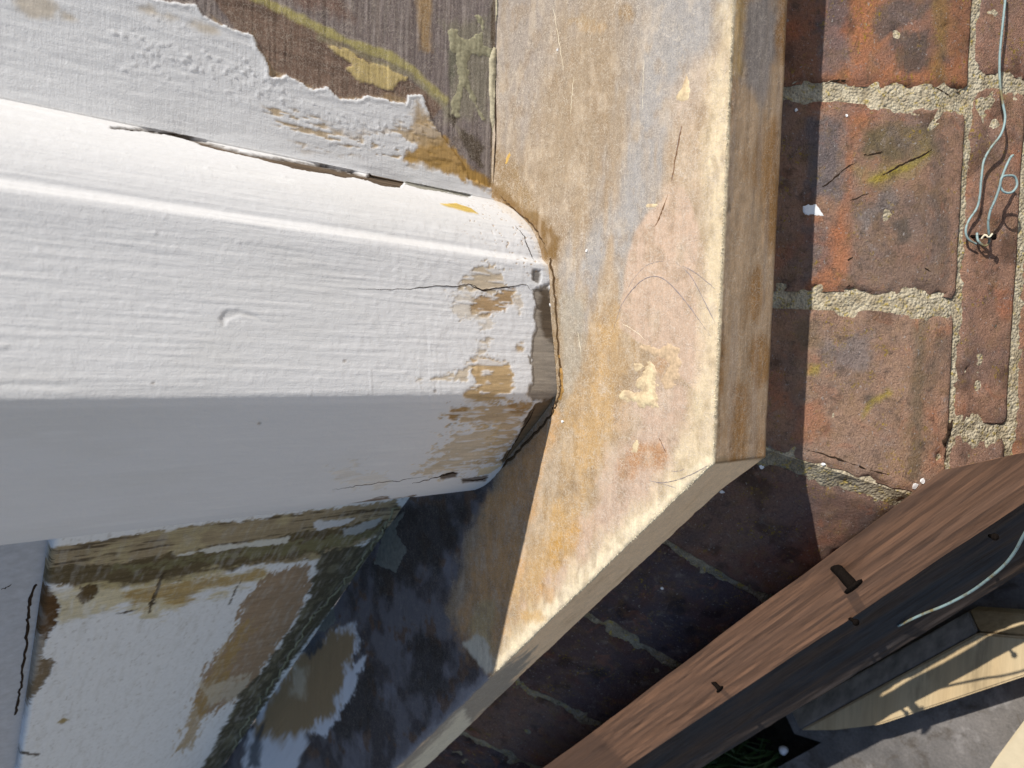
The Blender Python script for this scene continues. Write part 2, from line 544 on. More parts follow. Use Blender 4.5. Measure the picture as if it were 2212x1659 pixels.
def rounded(pl, r, n=5):
    pl = [np.asarray(p, float) for p in pl]
    out = [pl[0]]
    for i in range(1, len(pl) - 1):
        a, b, c = pl[i - 1], pl[i], pl[i + 1]
        ri = r[i] if hasattr(r, '__len__') else r
        p = b + (a - b) / np.linalg.norm(a - b) * min(ri, np.linalg.norm(a - b) * .45)
        q = b + (c - b) / np.linalg.norm(c - b) * min(ri, np.linalg.norm(c - b) * .45)
        for t in np.linspace(0, 1, n):
            out.append((1 - t) ** 2 * p + 2 * t * (1 - t) * b + t * t * q)
    out.append(pl[-1])
    return np.array(out)

tl = math.tan(AL)
nb_ = lambda z: (zn - z) * BAT
def course(za, zb):
    return rounded([(nb_(za) - .05, za), (nb_(za), za), (nb_(zb), zb), (nb_(zb) - .05, zb)], [0, 0.003, 0.003, 0], 4)
n_top = -(-0.0575 - zn) / tl
plinth_profile = rounded([(n_top - 0.06, -0.0575), (n_top, -0.0575), (0.0, zn), (nb_(z_b1 + .002), z_b1 + .002), (nb_(z_b1) - .05, z_b1 + .002)], [0, 0.003, 0.006, 0.003, 0], 6)
course2 = course(z_b1 - 0.0025, z_b2 + 0.003)
course3 = course(z_b2 - 0.003, z_b2 - 0.095)
bricks_tone = [(0.42, 0.22, 0.155), (0.36, 0.20, 0.155), (0.40, 0.215, 0.155), (0.31, 0.185, 0.155), (0.43, 0.22, 0.145)]
brick_n = [0]

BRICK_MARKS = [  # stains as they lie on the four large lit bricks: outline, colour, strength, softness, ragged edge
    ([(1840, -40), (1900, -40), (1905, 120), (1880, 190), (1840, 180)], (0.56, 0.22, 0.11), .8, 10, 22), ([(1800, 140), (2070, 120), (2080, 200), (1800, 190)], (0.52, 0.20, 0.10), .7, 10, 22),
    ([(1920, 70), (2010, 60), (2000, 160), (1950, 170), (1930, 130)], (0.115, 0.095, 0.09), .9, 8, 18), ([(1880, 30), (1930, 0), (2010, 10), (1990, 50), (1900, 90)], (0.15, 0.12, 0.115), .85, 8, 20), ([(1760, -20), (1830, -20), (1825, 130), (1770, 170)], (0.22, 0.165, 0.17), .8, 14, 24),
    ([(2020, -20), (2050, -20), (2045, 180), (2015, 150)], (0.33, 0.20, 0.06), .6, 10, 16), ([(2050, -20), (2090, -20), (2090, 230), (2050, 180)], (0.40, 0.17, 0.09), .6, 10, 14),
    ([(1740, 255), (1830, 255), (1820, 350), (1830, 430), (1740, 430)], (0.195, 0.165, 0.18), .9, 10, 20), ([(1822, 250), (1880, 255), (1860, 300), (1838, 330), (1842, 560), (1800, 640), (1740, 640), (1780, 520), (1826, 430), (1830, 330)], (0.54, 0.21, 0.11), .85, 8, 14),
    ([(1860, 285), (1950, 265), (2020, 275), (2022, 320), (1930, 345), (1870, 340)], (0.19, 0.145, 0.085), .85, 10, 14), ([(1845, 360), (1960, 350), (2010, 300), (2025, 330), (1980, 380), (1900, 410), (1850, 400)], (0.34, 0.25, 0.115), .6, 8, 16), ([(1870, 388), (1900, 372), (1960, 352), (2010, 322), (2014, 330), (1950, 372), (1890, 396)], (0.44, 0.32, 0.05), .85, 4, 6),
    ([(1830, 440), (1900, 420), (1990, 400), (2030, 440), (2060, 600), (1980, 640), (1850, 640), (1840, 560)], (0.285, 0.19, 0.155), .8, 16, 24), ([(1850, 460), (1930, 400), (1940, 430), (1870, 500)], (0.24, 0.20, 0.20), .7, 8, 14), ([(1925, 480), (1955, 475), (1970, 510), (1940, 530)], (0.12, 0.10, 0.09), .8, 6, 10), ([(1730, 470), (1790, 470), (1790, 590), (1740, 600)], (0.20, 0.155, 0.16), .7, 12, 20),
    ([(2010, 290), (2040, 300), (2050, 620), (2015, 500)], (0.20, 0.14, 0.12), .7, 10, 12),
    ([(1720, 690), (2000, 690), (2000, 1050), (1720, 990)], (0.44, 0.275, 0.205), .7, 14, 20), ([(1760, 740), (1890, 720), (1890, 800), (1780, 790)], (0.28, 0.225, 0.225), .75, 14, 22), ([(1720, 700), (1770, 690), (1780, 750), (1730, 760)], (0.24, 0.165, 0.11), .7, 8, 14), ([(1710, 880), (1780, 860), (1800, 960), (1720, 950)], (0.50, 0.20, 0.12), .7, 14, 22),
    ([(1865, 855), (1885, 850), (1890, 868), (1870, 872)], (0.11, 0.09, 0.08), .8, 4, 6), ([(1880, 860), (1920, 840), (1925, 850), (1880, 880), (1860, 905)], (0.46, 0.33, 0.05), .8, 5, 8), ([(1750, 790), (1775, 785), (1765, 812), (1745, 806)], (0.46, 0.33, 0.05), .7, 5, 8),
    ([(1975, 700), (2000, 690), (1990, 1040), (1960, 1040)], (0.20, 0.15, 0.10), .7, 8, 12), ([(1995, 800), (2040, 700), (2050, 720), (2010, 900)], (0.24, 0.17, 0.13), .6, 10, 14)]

def paint_brick(bk, i, t):
    t = np.array(t)
    bk.col *= np.array([1.0, 1.08, 1.02]) if bk.U[:, 0].max() > 1600 and bk.U[:, 1].mean() < 1020 else 0.85  # bricks outside the lit front dimmed, shade put into their tone
    t = bk.col[0].copy()
    bk.tint(sm(fbm(bk.P, 30, 700 + i), -.05, .45), t * np.array([0.62, 0.72, 0.85]), .85)
    bk.tint(sm(fbm(bk.P, (45, 45, 45), 740 + i), .12, .45), t * np.array([1.2, 0.85, 0.68]), .7)
    bk.tint(sm(fbm(bk.P, (55, 55, 55), 780 + i), .22, .42), t * 0.36, .75)
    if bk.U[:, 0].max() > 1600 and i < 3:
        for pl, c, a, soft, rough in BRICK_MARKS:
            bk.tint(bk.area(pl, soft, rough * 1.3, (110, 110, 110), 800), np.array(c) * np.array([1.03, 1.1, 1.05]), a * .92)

def brick(sd, profile, u0, u1, mitre0=0.0, step=0.0022, tone=None, rough=1.0, proud=0.0):
    i = brick_n[0]; brick_n[0] += 1
    pr = resample(profile, step)
    L = abs(u1 - u0)
    nst = max(6, int(L / step))
    f = np.linspace(0, 1, nst)
    f = np.concatenate([[0, .004, .012], f[1:-1][(f[1:-1] > .018) & (f[1:-1] < .982)], [.988, .996, 1]])
    nn = pr[:, 0][None, :] + 0 * f[:, None]
    zz = pr[:, 1][None, :] + 0 * f[:, None]
    e0 = u0 + (mitre0 - nn * TAN if mitre0 else 0)
    uu = e0 + (u1 - e0) * f[:, None]
    P = sd.at(uu, nn, zz)
    N = grid_normals(P)
    c = P.mean((0, 1))
    if ((P[nst // 2, pr.shape[0] // 2] - sd.at(u0 + L / 2, -0.1, zn)) * N[nst // 2, pr.shape[0] // 2]).sum() < 0: N = -N
    edge = np.minimum(f, 1 - f)[:, None] * L
    drop = 0.0016 * (1 - sm(edge, 0, 0.004))
    flat = P.reshape(-1, 3)
    d = 0.0008 * fbm(flat, 26, 3 + i) + 0.0006 * fbm(flat, 110, 40 + i) + 0.0004 * fbm(flat, 420, 60 + i)
    chip = np.maximum(fbm(flat, 55, 90 + i) - 0.30, 0) * 0.010 + (np.maximum(fbm(flat, 80, 150 + i) - 0.05, 0).reshape(P.shape[:2]) * (1 - sm(edge, 0, 0.010)) * 0.012).reshape(-1)
    # irregular arrises: ends nibbled in and out
    d = (d * rough - chip).reshape(P.shape[:2]) - drop + proud
    P = P + N * d[..., None]
    endw = (1 - sm(edge, 0, 0.012))
    P = P + sd.a * (endw * 0.0034 * fbm(flat, 70, 120 + i).reshape(P.shape[:2]))[..., None]
    me = mesh_grid("brick", P)
    # end caps
    n, m = P.shape[:2]
    bmx = bmesh.new(); bmx.from_mesh(me); bmx.verts.ensure_lookup_table()
    for row in (0, n - 1):
        vv = [bmx.verts[row * m + k] for k in range(m)]
        try: bmx.faces.new(vv if row else vv[::-1])
        except ValueError: pass
    bmesh.ops.recalc_face_normals(bmx, faces=bmx.faces)
    bmx.to_mesh(me); bmx.free()
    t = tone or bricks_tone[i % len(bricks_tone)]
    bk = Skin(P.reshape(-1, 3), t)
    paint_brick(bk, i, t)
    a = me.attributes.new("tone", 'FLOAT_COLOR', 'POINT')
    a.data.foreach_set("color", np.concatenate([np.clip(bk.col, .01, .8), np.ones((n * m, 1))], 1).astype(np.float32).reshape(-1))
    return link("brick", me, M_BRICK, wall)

lx = lip[0]
J = 0.0050
f_joint = [0.0385 - lx, 0.1610 - lx, 0.279 - lx, 0.397 - lx]
brick(front, plinth_profile, 0.0, f_joint[0] - J, 0.002, tone=(0.47, 0.26, 0.185))
brick(front, plinth_profile, f_joint[0] + J, f_joint[1] - J, tone=(0.42, 0.235, 0.175))
brick(front, plinth_profile, f_joint[1] + J, f_joint[2] - J, tone=(0.44, 0.20, 0.13))
for k in range(2, 8):
    if k + 1 >= len(f_joint): f_joint.append(f_joint[-1] + 0.1175)
    brick(front, plinth_profile, f_joint[k] + J, f_joint[k + 1] - J, step=0.003 if k == 2 else 0.005)
NS = np.array([-sin(AL) / sqrt(2), -sin(AL) / sqrt(2), cos(AL)])
s_joint = [float((on_plane(x, y, MIT, NS) - MIT) @ side.a) for x, y in [(1600, 1238), (1400, 1378), (1222, 1508), (1075, 1602)]]
s_joint += [s_joint[-1] + 0.108 * k for k in (1, 2, 3)]
HJ = [float(on_low(x, y)[0]) for x, y in [(2050, 930), (2160, 178)]]
prev = 0.0
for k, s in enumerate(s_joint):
    brick(side, plinth_profile, prev + (J * .55 if k else 0), s - J * .55, 0.010 if k == 0 else 0.0, step=0.0026, tone=[(0.30, 0.19, 0.15), (0.15, 0.115, 0.125), (0.18, 0.12, 0.115)][k % 3])  # darker tones carry the shade on the angled side
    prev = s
brick(front, course2, 0.0, HJ[0] - lx - .004, 0.004, step=0.003)
brick(front, course2, HJ[0] - lx + .004, HJ[1] - lx - .004, step=0.0026, tone=(0.42, 0.225, 0.165))
brick(front, course2, HJ[1] - lx + .004, HJ[1] + 0.22 - lx, step=0.003, tone=(0.40, 0.215, 0.165))
for k in (0, 1, 2):
    brick(front, course2, HJ[1] + 0.227 * (k + 1) - lx, HJ[1] + 0.227 * (k + 1) + 0.22 - lx, step=0.005)
    brick(front, course3, 0.308 + 0.227 * k - lx, 0.308 + 0.22 + 0.227 * k - lx, step=0.005)
brick(front, course3, 0.0, 0.085 - lx - .004, 0.004, step=0.004)
brick(front, course3, 0.085 - lx + .004, 0.30 - lx, step=0.004)
for u0, u1 in ((0, .10), (.11, .325), (.335, .55)):
    brick(side, course2, u0, u1, 0.004 * (u0 == 0), step=0.004)

# mortar bed behind and between the bricks, one rough continuous body
def mortar(sd, u1, foot=0.0):
    zlow = max(z_b2 - 0.10, GZ)
    pr = [(n - 0.0018, z - 0.0010) for n, z in [(n_top - 0.06, -0.0580), (n_top, -0.0580), (0.0, zn), (nb_(z_b1), z_b1), (nb_(z_b2), z_b2), (nb_(zlow), zlow), (nb_(zlow), GZ - .02)]]
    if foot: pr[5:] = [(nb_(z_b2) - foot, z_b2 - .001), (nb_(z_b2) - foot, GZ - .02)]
    pr = np.array(pr)
    s = 0.0022
    fine = resample(pr[:6], s)
    low = np.array([[pr[6][0], z] for z in np.linspace(pr[5][1] - .004, min(pr[6][1], pr[5][1] - .01), 20)])
    pr = np.concatenate([fine, low])
    f = np.linspace(0, 1, int(u1 / 0.0024))
    nn = pr[:, 0][None, :] + 0 * f[:, None]
    zz = pr[:, 1][None, :] + 0 * f[:, None]
    e0 = -nn * TAN
    P = sd.at(e0 + (u1 - e0) * f[:, None], nn, zz)
    flat = P.reshape(-1, 3)
    N = grid_normals(P)
    if (N[len(f) // 2, pr.shape[0] // 3] @ (sd.o + np.array([0, 0, 1]))) < 0: N = -N
    d = 0.0016 * fbm(flat, 60, 210) + 0.0016 * fbm(flat, 210, 211) + 0.0009 * fbm(flat, 600, 212) - 0.008 * np.maximum(fbm(flat, 30, 215) - .42, 0)
    w = sm(np.abs(f)[:, None] * u1 + 0 * nn, 0.0, 0.006)
    P = P + N * (d.reshape(P.shape[:2]) * w)[..., None]
    return link("mortar", mesh_grid("mortar", P), M_MORTAR_SHADED if foot else M_MORTAR, wall)
mortar(front, 0.98)
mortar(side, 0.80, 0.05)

# ------------------------------------------------------------------ the bay window joinery
bay = empty("bay_window", (0.0, 0.30, 0.0), "stripped timber corner of a bay window, flaking white post standing on a bare sanded sill", "window")

# --- sill: one sweep along the front, round the corner and back along the angled side
T0 = 0.2152                                  # front edge line
A0 = 0.1643                                  # angled edge: x + y = -(-A0)
Ht = 0.0525
def sill_line(t):
    return T0 + t, A0 + sqrt(2) * t          # y of the front row, x + y of the side row
tt = np.concatenate([np.linspace(0.30, 0.20, 12)[:-1], np.arange(0.20, 0.0023, -0.0010)])
prof = [(t, 0.0) for t in tt]
for a in np.linspace(0, pi / 2, 5):
    prof.append((0.0020 - 0.0020 * sin(a), -0.0020 + 0.0020 * cos(a)))
prof += [(0.0, z) for z in -np.arange(0.0032, Ht - 0.006, 0.0012)]
for a in np.linspace(0, pi / 2, 5):
    prof.append((0.005 - 0.005 * cos(a), -Ht + 0.005 - 0.005 * sin(a)))
prof += [(t, -Ht) for t in np.linspace(0.01, 0.12, 10)]
prof = np.array(prof)
xs = np.concatenate([np.linspace(-1.6, 0.0, 40)[:-1], np.linspace(0.0, 1.0, 300)])
ss = np.concatenate([np.arange(0.0, 0.50, 0.0016), np.linspace(0.505, 0.85, 30)])
rows = []
for f in xs:                                  # front run, from the right towards the corner
    y, q = sill_line(prof[:, 0])
    xc = -(y - (A0 + sqrt(2) * prof[:, 0]))
    x = 0.33 + (xc - 0.33) * f
    rows.append(np.stack([x, y, prof[:, 1]], -1))
for s in ss[1:]:
    y, q = sill_line(prof[:, 0])
    xc = -(y - q)
    k = (0.80 + 0.25 * sm(s, .12, .5)) * np.ones(len(prof))
    k = 1 + (k - 1) * sm(s, 0, 0.03)
    rows.append(np.stack([xc - s / sqrt(2), y + s / sqrt(2), prof[:, 1] * k], -1))
SP = np.array(rows)
nS, mS = SP.shape[:2]
flat = SP.reshape(-1, 3)
sk = Skin(flat, (0.29, 0.205, 0.120))
U = sk.U
topm = (np.tile(prof[:, 1], nS) > -0.0025).astype(float)
facem = 1 - topm
gr = (16, 150, 150)
sk.tint(sm(sk.noise(gr, 5), -0.1, 0.5), (0.375, 0.285, 0.20), 0.7)
sk.tint(sm(sk.noise((22, 60, 60), 6), 0.05, 0.45), (0.29, 0.205, 0.115), 0.6)
# grey weathered area, tan areas, sanded repair
g1 = [(1380, -60), (1600, -60), (1545, 130), (1470, 230), (1430, 330), (1395, 470), (1335, 570), (1255, 700), (1215, 690), (1222, 570), (1320, 420), (1355, 220)]
sk.tint(sk.area(g1, 45, 70, (18, 90, 90), 8), (0.27, 0.265, 0.265), 0.9)
sk.tint(sk.area([(1066, -60), (1400, -60), (1360, 200), (1300, 420), (1225, 560), (1100, 440), (1066, 400)], 50, 60, (26, 60, 60), 108), (0.245, 0.195, 0.145), 0.7)
g2 = [(1066, -60), (1230, -60), (1215, 120), (1130, 300), (1090, 370), (1066, 380)]
sk.tint(sk.area(g2, 40, 60, (20, 90, 90), 9), (0.255, 0.225, 0.205), 0.8)
sk.tint(sk.area([(1210, 40), (1330, 120), (1340, 260), (1250, 420), (1130, 420), (1170, 240)], 50, 60, (40, 40, 40), 10), (0.27, 0.20, 0.125), 0.6)
sk.tint(sk.area([(1205, 640), (1260, 640), (1240, 860), (1212, 880)], 14, 25, (30, 90, 90), 11), (0.28, 0.25, 0.20), 0.8)
for pl, a in (([(1260, 650), (1350, 700), (1330, 1000), (1260, 1180), (1215, 1100), (1240, 860)], .75), ([(1180, 1090), (1290, 1100), (1240, 1260), (1120, 1330), (1100, 1260)], .8)):
    sk.tint(sk.area(pl, 45, 60, (40, 60, 60), 12), (0.43, 0.265, 0.10), a * .95)
pink = [(1478, 400), (1530, 560), (1550, 700), (1540, 880), (1400, 752), (1336, 705), (1352, 560), (1372, 500), (1440, 420)]
sk.tint(sk.area(pink, 4, 6, (40, 80, 80), 13), (0.46, 0.33, 0.245), 0.85)
pink2 = [(1360, 860), (1480, 820), (1490, 960), (1400, 1090), (1260, 1300), (1160, 1390), (1130, 1350), (1250, 1150), (1330, 960)]
sk.tint(sk.area(pink2, 35, 60, (50, 70, 70), 14), (0.455, 0.325, 0.25), 0.75)
sk.tint(sk.area([(1445, 190), (1560, 110), (1555, 400), (1480, 420), (1430, 440)], 30, 40, (30, 80, 80), 15), (0.42, 0.31, 0.215), 0.6)
# cream edge band on the arris
band = [(1600, -60), (1640, -60), (1580, 500), (1560, 1000), (1440, 1130), (1060, 1490), (1040, 1440), (1120, 1350), (1330, 1140), (1452, 1010), (1500, 880), (1525, 640), (1525, 420), (1530, 180), (1552, 60)]
sk.tint(sk.area(band, 24, 26, (40, 120, 120), 16) * topm, (0.60, 0.495, 0.325), 0.8)
lip2 = [(1552, 985), (1545, 1006), (1440, 1110), (1060, 1470), (1052, 1442), (1180, 1310), (1340, 1150), (1470, 1040), (1525, 985)]
sk.tint(sk.area(lip2, 6, 14, (120, 120, 120), 17) * topm, (0.70, 0.61, 0.43), 0.65)
# brown knots, sanding marks
for x, y, r, ry, c, a in [(1398, 988, 40, 30, (0.34, 0.17, 0.07), .85), (1355, 1012, 22, 26, (0.34, 0.17, 0.07), .6), (1205, 1195, 12, 38, (0.40, 0.22, 0.05), .8), (1240, 1160, 16, 24, (0.42, 0.23, 0.06), .7),
                          (1150, 1330, 26, 14, (0.44, 0.26, 0.08), .7), (1180, 1280, 14, 20, (0.44, 0.24, 0.09), .6), (1355, 28, 12, 16, (0.25, 0.16, 0.07), .8), (1258, 45, 24, 9, (0.30, 0.20, 0.09), .7),
                          (1280, 60, 30, 8, (0.33, 0.22, 0.11), .6), (1455, 430, 20, 34, (0.45, 0.33, 0.24), .7), (1352, 905, 20, 30, (0.45, 0.31, 0.2), .5), (1340, 30, 8, 9, (.27, .17, .07), .7), (1425, 795, 16, 18, (0.36, 0.22, 0.12), .8)]:
    sk.tint(sk.area(disc(x, y, r, ry), 8, 14, (120, 200, 200), int(x) % 97), c, a)
# amber resin stain round the foot of the post
st = [(1060, 395), (1090, 405), (1125, 440), (1180, 470), (1212, 520), (1205, 565), (1170, 560), (1150, 500), (1100, 450), (1066, 425)]
sk.tint(sk.area(st, 8, 12, (150, 150, 150), 18), (0.155, 0.088, 0.028), 0.95)
sk.tint(sk.area([(1072, 330), (1105, 345), (1140, 400), (1180, 480), (1110, 440), (1072, 400)], 18, 25, (90, 90, 90), 28), (0.21, 0.14, 0.065), 0.8)
sk.tint(sk.area([(1195, 600), (1205, 600), (1216, 860), (1200, 890), (1192, 850)], 5, 6, (200, 200, 200), 19), (0.20, 0.13, 0.06), 0.85)
# the angled side: old blackened timber, its edge rail and the scarf joint of the new nosing
old = [(1078, 1020), (1010, 1150), (975, 1270), (960, 1330), (1062, 1462), (980, 1560), (840, 1680), (300, 1800), (300, 1600), (840, 1060)]
om = sk.area(old, 14, 22, (60, 60, 60), 20)
om2 = 1 - sm(sdf(U, [(955, 1318), (1065, 1462), (700, 1850), (0, 1850), (0, 900), (800, 900), (1000, 1100)]), -3, 3)
om = np.maximum(om, om2 * topm)
sk.tint(om, (0.135, 0.128, 0.135))
sk.tint(om * sm(sk.noise((45, 45, 90), 21), -0.15, 0.35), (0.055, 0.046, 0.045), 0.9)
sk.tint(om * sm(sk.noise((25, 25, 25), 22), 0.05, 0.4), (0.19, 0.185, 0.205), 0.75)
sk.tint(om * sm(sk.noise((70, 70, 70), 23), 0.22, 0.42), (0.12, 0.070, 0.04), 0.8)
for pl in ([(790, 1230), (830, 1110), (900, 1090), (1000, 1100), (985, 1180), (930, 1230), (870, 1260), (820, 1290)], [(870, 1390), (900, 1375), (960, 1400), (975, 1470), (925, 1530), (890, 1500)], [(700, 1500), (800, 1440), (830, 1540), (740, 1620)]):
    sk.tint(sk.area(pl, 18, 30, (60, 60, 60), 24), (0.032, 0.026, 0.022), 0.85)
warm = [(1085, 1015), (1195, 885), (1150, 1080), (1060, 1455), (985, 1360), (1005, 1290), (1030, 1180)]
sk.tint(sk.area(warm, 22, 30, (70, 70, 70), 25), (0.50, 0.28, 0.11), 0.92)
sk.tint(sk.area([(1025, 1300), (1075, 1300), (1062, 1400), (1010, 1360)], 14, 14, (90, 90, 90), 26) , (0.43, 0.32, 0.15), 0.8)
sk.tint(sk.area([(1000, 1390), (1030, 1365), (1060, 1395), (1068, 1452), (1050, 1456)], 5, 6, (200, 200, 200), 27), (0.60, 0.56, 0.44), 0.9)
rim = [(1052, 1455), (1066, 1470), (860, 1680), (780, 1750), (760, 1740), (960, 1540), (1010, 1480)]
sk.tint(sk.area(rim, 8, 12, (120, 120, 120), 29) * topm, (0.26, 0.25, 0.26), 0.85)
# paint left on the sill against the angled frame
leaf = [(768, 1342), (775, 1385), (762, 1440), (792, 1415), (752, 1520), (700, 1590), (665, 1585), (640, 1660), (600, 1720), (525, 1690), (532, 1590), (560, 1540), (610, 1465), (625, 1420), (680, 1400), (720, 1360)]
lm = sk.area(leaf, 4, 12, (120, 120, 120), 30)
sk.tint(lm, (0.66, 0.68, 0.70)); sk.level(lm, 1.0, "paint")
inner = [(765, 1345), (772, 1385), (755, 1450), (735, 1520), (690, 1570), (655, 1580), (610, 1600), (560, 1590), (545, 1570), (565, 1540), (612, 1465), (628, 1420), (680, 1400), (720, 1360)]
im = sk.area(inner, 12, 26, (60, 60, 120), 31)
sk.tint(im, (0.33, 0.235, 0.125)); sk.level(im, 0.3, "paint")
sk.tint(sk.area([(640, 1440), (665, 1440), (660, 1510), (630, 1500)], 12, 12, (90, 90, 90), 32), (0.55, 0.48, 0.34), 0.8)
for pl in ([(660, 1375), (690, 1365), (700, 1395), (670, 1420), (650, 1405)], [(545, 1610), (570, 1560), (560, 1660), (530, 1660)]):
    sk.tint(sk.area(pl, 5, 8, (150, 150, 150), 33), (0.06, 0.07, 0.08), 0.85)
# front and side faces of the nosing
fc_ = facem * (np.tile(prof[:, 1], nS) > -Ht + 0.001)
sk.tint(fc_ * (U[:, 1] < 985), (0.40, 0.275, 0.17))
blot = sm(sk.noise((20, 60, 45), 34), 0.02, 0.42) * fc_
sk.tint(blot, (0.28, 0.145, 0.045), 0.8)
sk.tint(sk.area([(1600, 20), (1660, -40), (1700, 60), (1650, 230), (1610, 180)], 15, 20, (60, 60, 60), 35) * fc_, (0.20, 0.185, 0.185), 0.85)
sk.tint(sk.area([(1570, -30), (1610, -30), (1600, 160), (1576, 170)], 10, 12, (80, 80, 80), 36) * fc_, (0.44, 0.29, 0.11), 0.8)
for x0, y0, rx, ry in [(1668, 400, 22, 150), (1690, 90, 16, 60), (1630, 640, 20, 60), (1640, 780, 26, 60), (1600, 880, 14, 60)]:
    sk.tint(sk.area(disc(x0, y0, rx, ry), 14, 18, (40, 90, 90), 109) * fc_, (0.27, 0.13, 0.03), .85)
sk.tint(sk.area([(1585, 850), (1650, 820), (1660, 970), (1610, 960)], 20, 25, (60, 60, 60), 37) * fc_, (0.33, 0.20, 0.11), 0.5)
sk.tint(fc_ * sm(sk.noise((14, 14, 200), 38), .1, .5), (0.30, 0.24, 0.20), 0.35)
sd_ = fc_ * sm(U[:, 1], 985, 1000) * (np.arange(len(U)) // mS >= len(xs))
sk.tint(sd_, (0.82, 0.61, 0.40))  # side face lightened, ground bounce light put into its colour
sk.tint(sd_ * sm(sk.noise((30, 30, 160), 39), .05, .5), (0.52, 0.34, 0.18), 0.4)
sk.tint(sd_ * sk.area([(1160, 1400), (1110, 1480), (860, 1700), (820, 1690), (1050, 1450), (1075, 1440)], 10, 20, (60, 60, 200), 40), (0.27, 0.255, 0.225), 0.9)
sk.tint(sd_ * sk.area([(1020, 1570), (1000, 1530), (900, 1640), (820, 1720), (900, 1720)], 8, 10, (60, 60, 200), 41), (0.68, 0.63, 0.50), 0.95)
sk.fuzz = (0.9 * topm * (1 - 0.7 * om) * (1 - lm) + 0.6 * fc_ * (U[:, 1] < 990) + 0.35 * sd_)
sk.fuzz = sk.fuzz * (0.75 + 0.25 * sk.noise((30, 30, 30), 42)) * (1 - 0.75 * sk.area(st, 8, 12, (150, 150, 150), 18))
# relief: gentle hollows, scratches, torn fibres on the arris
sk.tint(topm * (1 - om) * sm(sk.noise((90, 150, 150), 120), 0.12, 0.40), (0.21, 0.14, 0.075), .38)
sk.tint(topm * (1 - om) * sm(sk.noise((55, 110, 110), 121), 0.15, 0.45), (0.47, 0.38, 0.28), .35)
hh = 0.0006 * sk.noise((30, 90, 90), 122) - 0.0009 * np.maximum(sk.noise((160, 260, 260), 123) - .3, 0) + 0.00045 * sk.noise((10, 60, 60), 43) + 0.00012 * sk.noise((40, 400, 400), 44) + 0.0005 * (lm - 0.4 * im) - 0.0006 * om * np.maximum(sk.noise((40, 40, 80), 45), 0)
arr = np.exp(-((np.tile(prof[:, 0], nS)) / 0.003) ** 2) * (np.tile(prof[:, 1], nS) > -0.004)
hh = hh + arr * (0.0006 * sk.noise((420, 420, 420), 46) + 0.0006 * sk.noise((60, 60, 60), 124))
N = grid_normals(SP).reshape(-1, 3)
if N[200 * mS + 60][2] < 0: N = -N
SP = (flat + N * hh[:, None]).reshape(SP.shape)
me = mesh_grid("sill", SP)
skin_attrs(me, sk)
sill = link("sill", me, M_SILL, bay)
sill["label"] = "sanded bare timber sill with pencil arcs and cream filler along its nosing"
SILL = bvh_of(me)

# --- post
G = lambda x, y: on_level(x, y)[:2]
post_xy = [(0.104, 0.445), (0.1045, 0.400), (0.1030, 0.3955), (0.0995, 0.3855), (0.0935, 0.3740), (0.0865, 0.3640), (0.0790, 0.3560), (0.0705, 0.3500), (0.0635, 0.3466), (0.0600, 0.3455), (0.0575, 0.3425), (0.0535, 0.3395),
           (0.0350, 0.3369), (0.0050, 0.3318), (-0.0190, 0.3278), (-0.0250, 0.3285), (-0.0300, 0.3320), (-0.0474, 0.3490), (-0.0740, 0.3765), (-0.0850, 0.3885), (-0.0910, 0.3975), (-0.0955, 0.4085), (-0.0965, 0.4180), (-0.093, 0.4260), (-0.080, 0.445), (-0.075, 0.48)]
pp = resample(np.array(spline([(x, y) for x, y in post_xy], 6)), 0.00075)
zs = np.concatenate([np.arange(0.0, 0.30, 0.0008), np.arange(0.302, 0.42, 0.003), np.linspace(0.43, 0.9, 20)])
PP = np.stack([np.tile(pp[:, 0], (len(zs), 1)), np.tile(pp[:, 1], (len(zs), 1)), np.tile(zs[:, None], (1, len(pp)))], -1)
flat = PP.reshape(-1, 3)
pk = Skin(flat, (0.70, 0.70, 0.71))
pk.paint[:] = 1.0
pk.tint(sm(pk.noise((30, 30, 12), 49), -.1, .5), (0.655, 0.65, 0.645), .7)
pk.tint(sm(pk.noise((160, 160, 30), 50), .15, .5), (0.735, 0.735, 0.74), .7)
U = pk.U
tanc, tand = (0.455, 0.305, 0.135), (0.36, 0.22, 0.085)
def bare(m, c, a=1.0, h=-0.00035):
    pk.tint(m, c, a); pk.level(m * a, 0.0, "paint"); pk.h += h * m * a
def from_crop(pts, k, ox, oy): return [(x * k + ox, y * k + oy) for x, y in pts]
cA = lambda p: from_crop(p, 0.4666, 830, 332)
cB = lambda p: from_crop(p, 0.2666, 719, 774)
nz = (260, 260, 200)
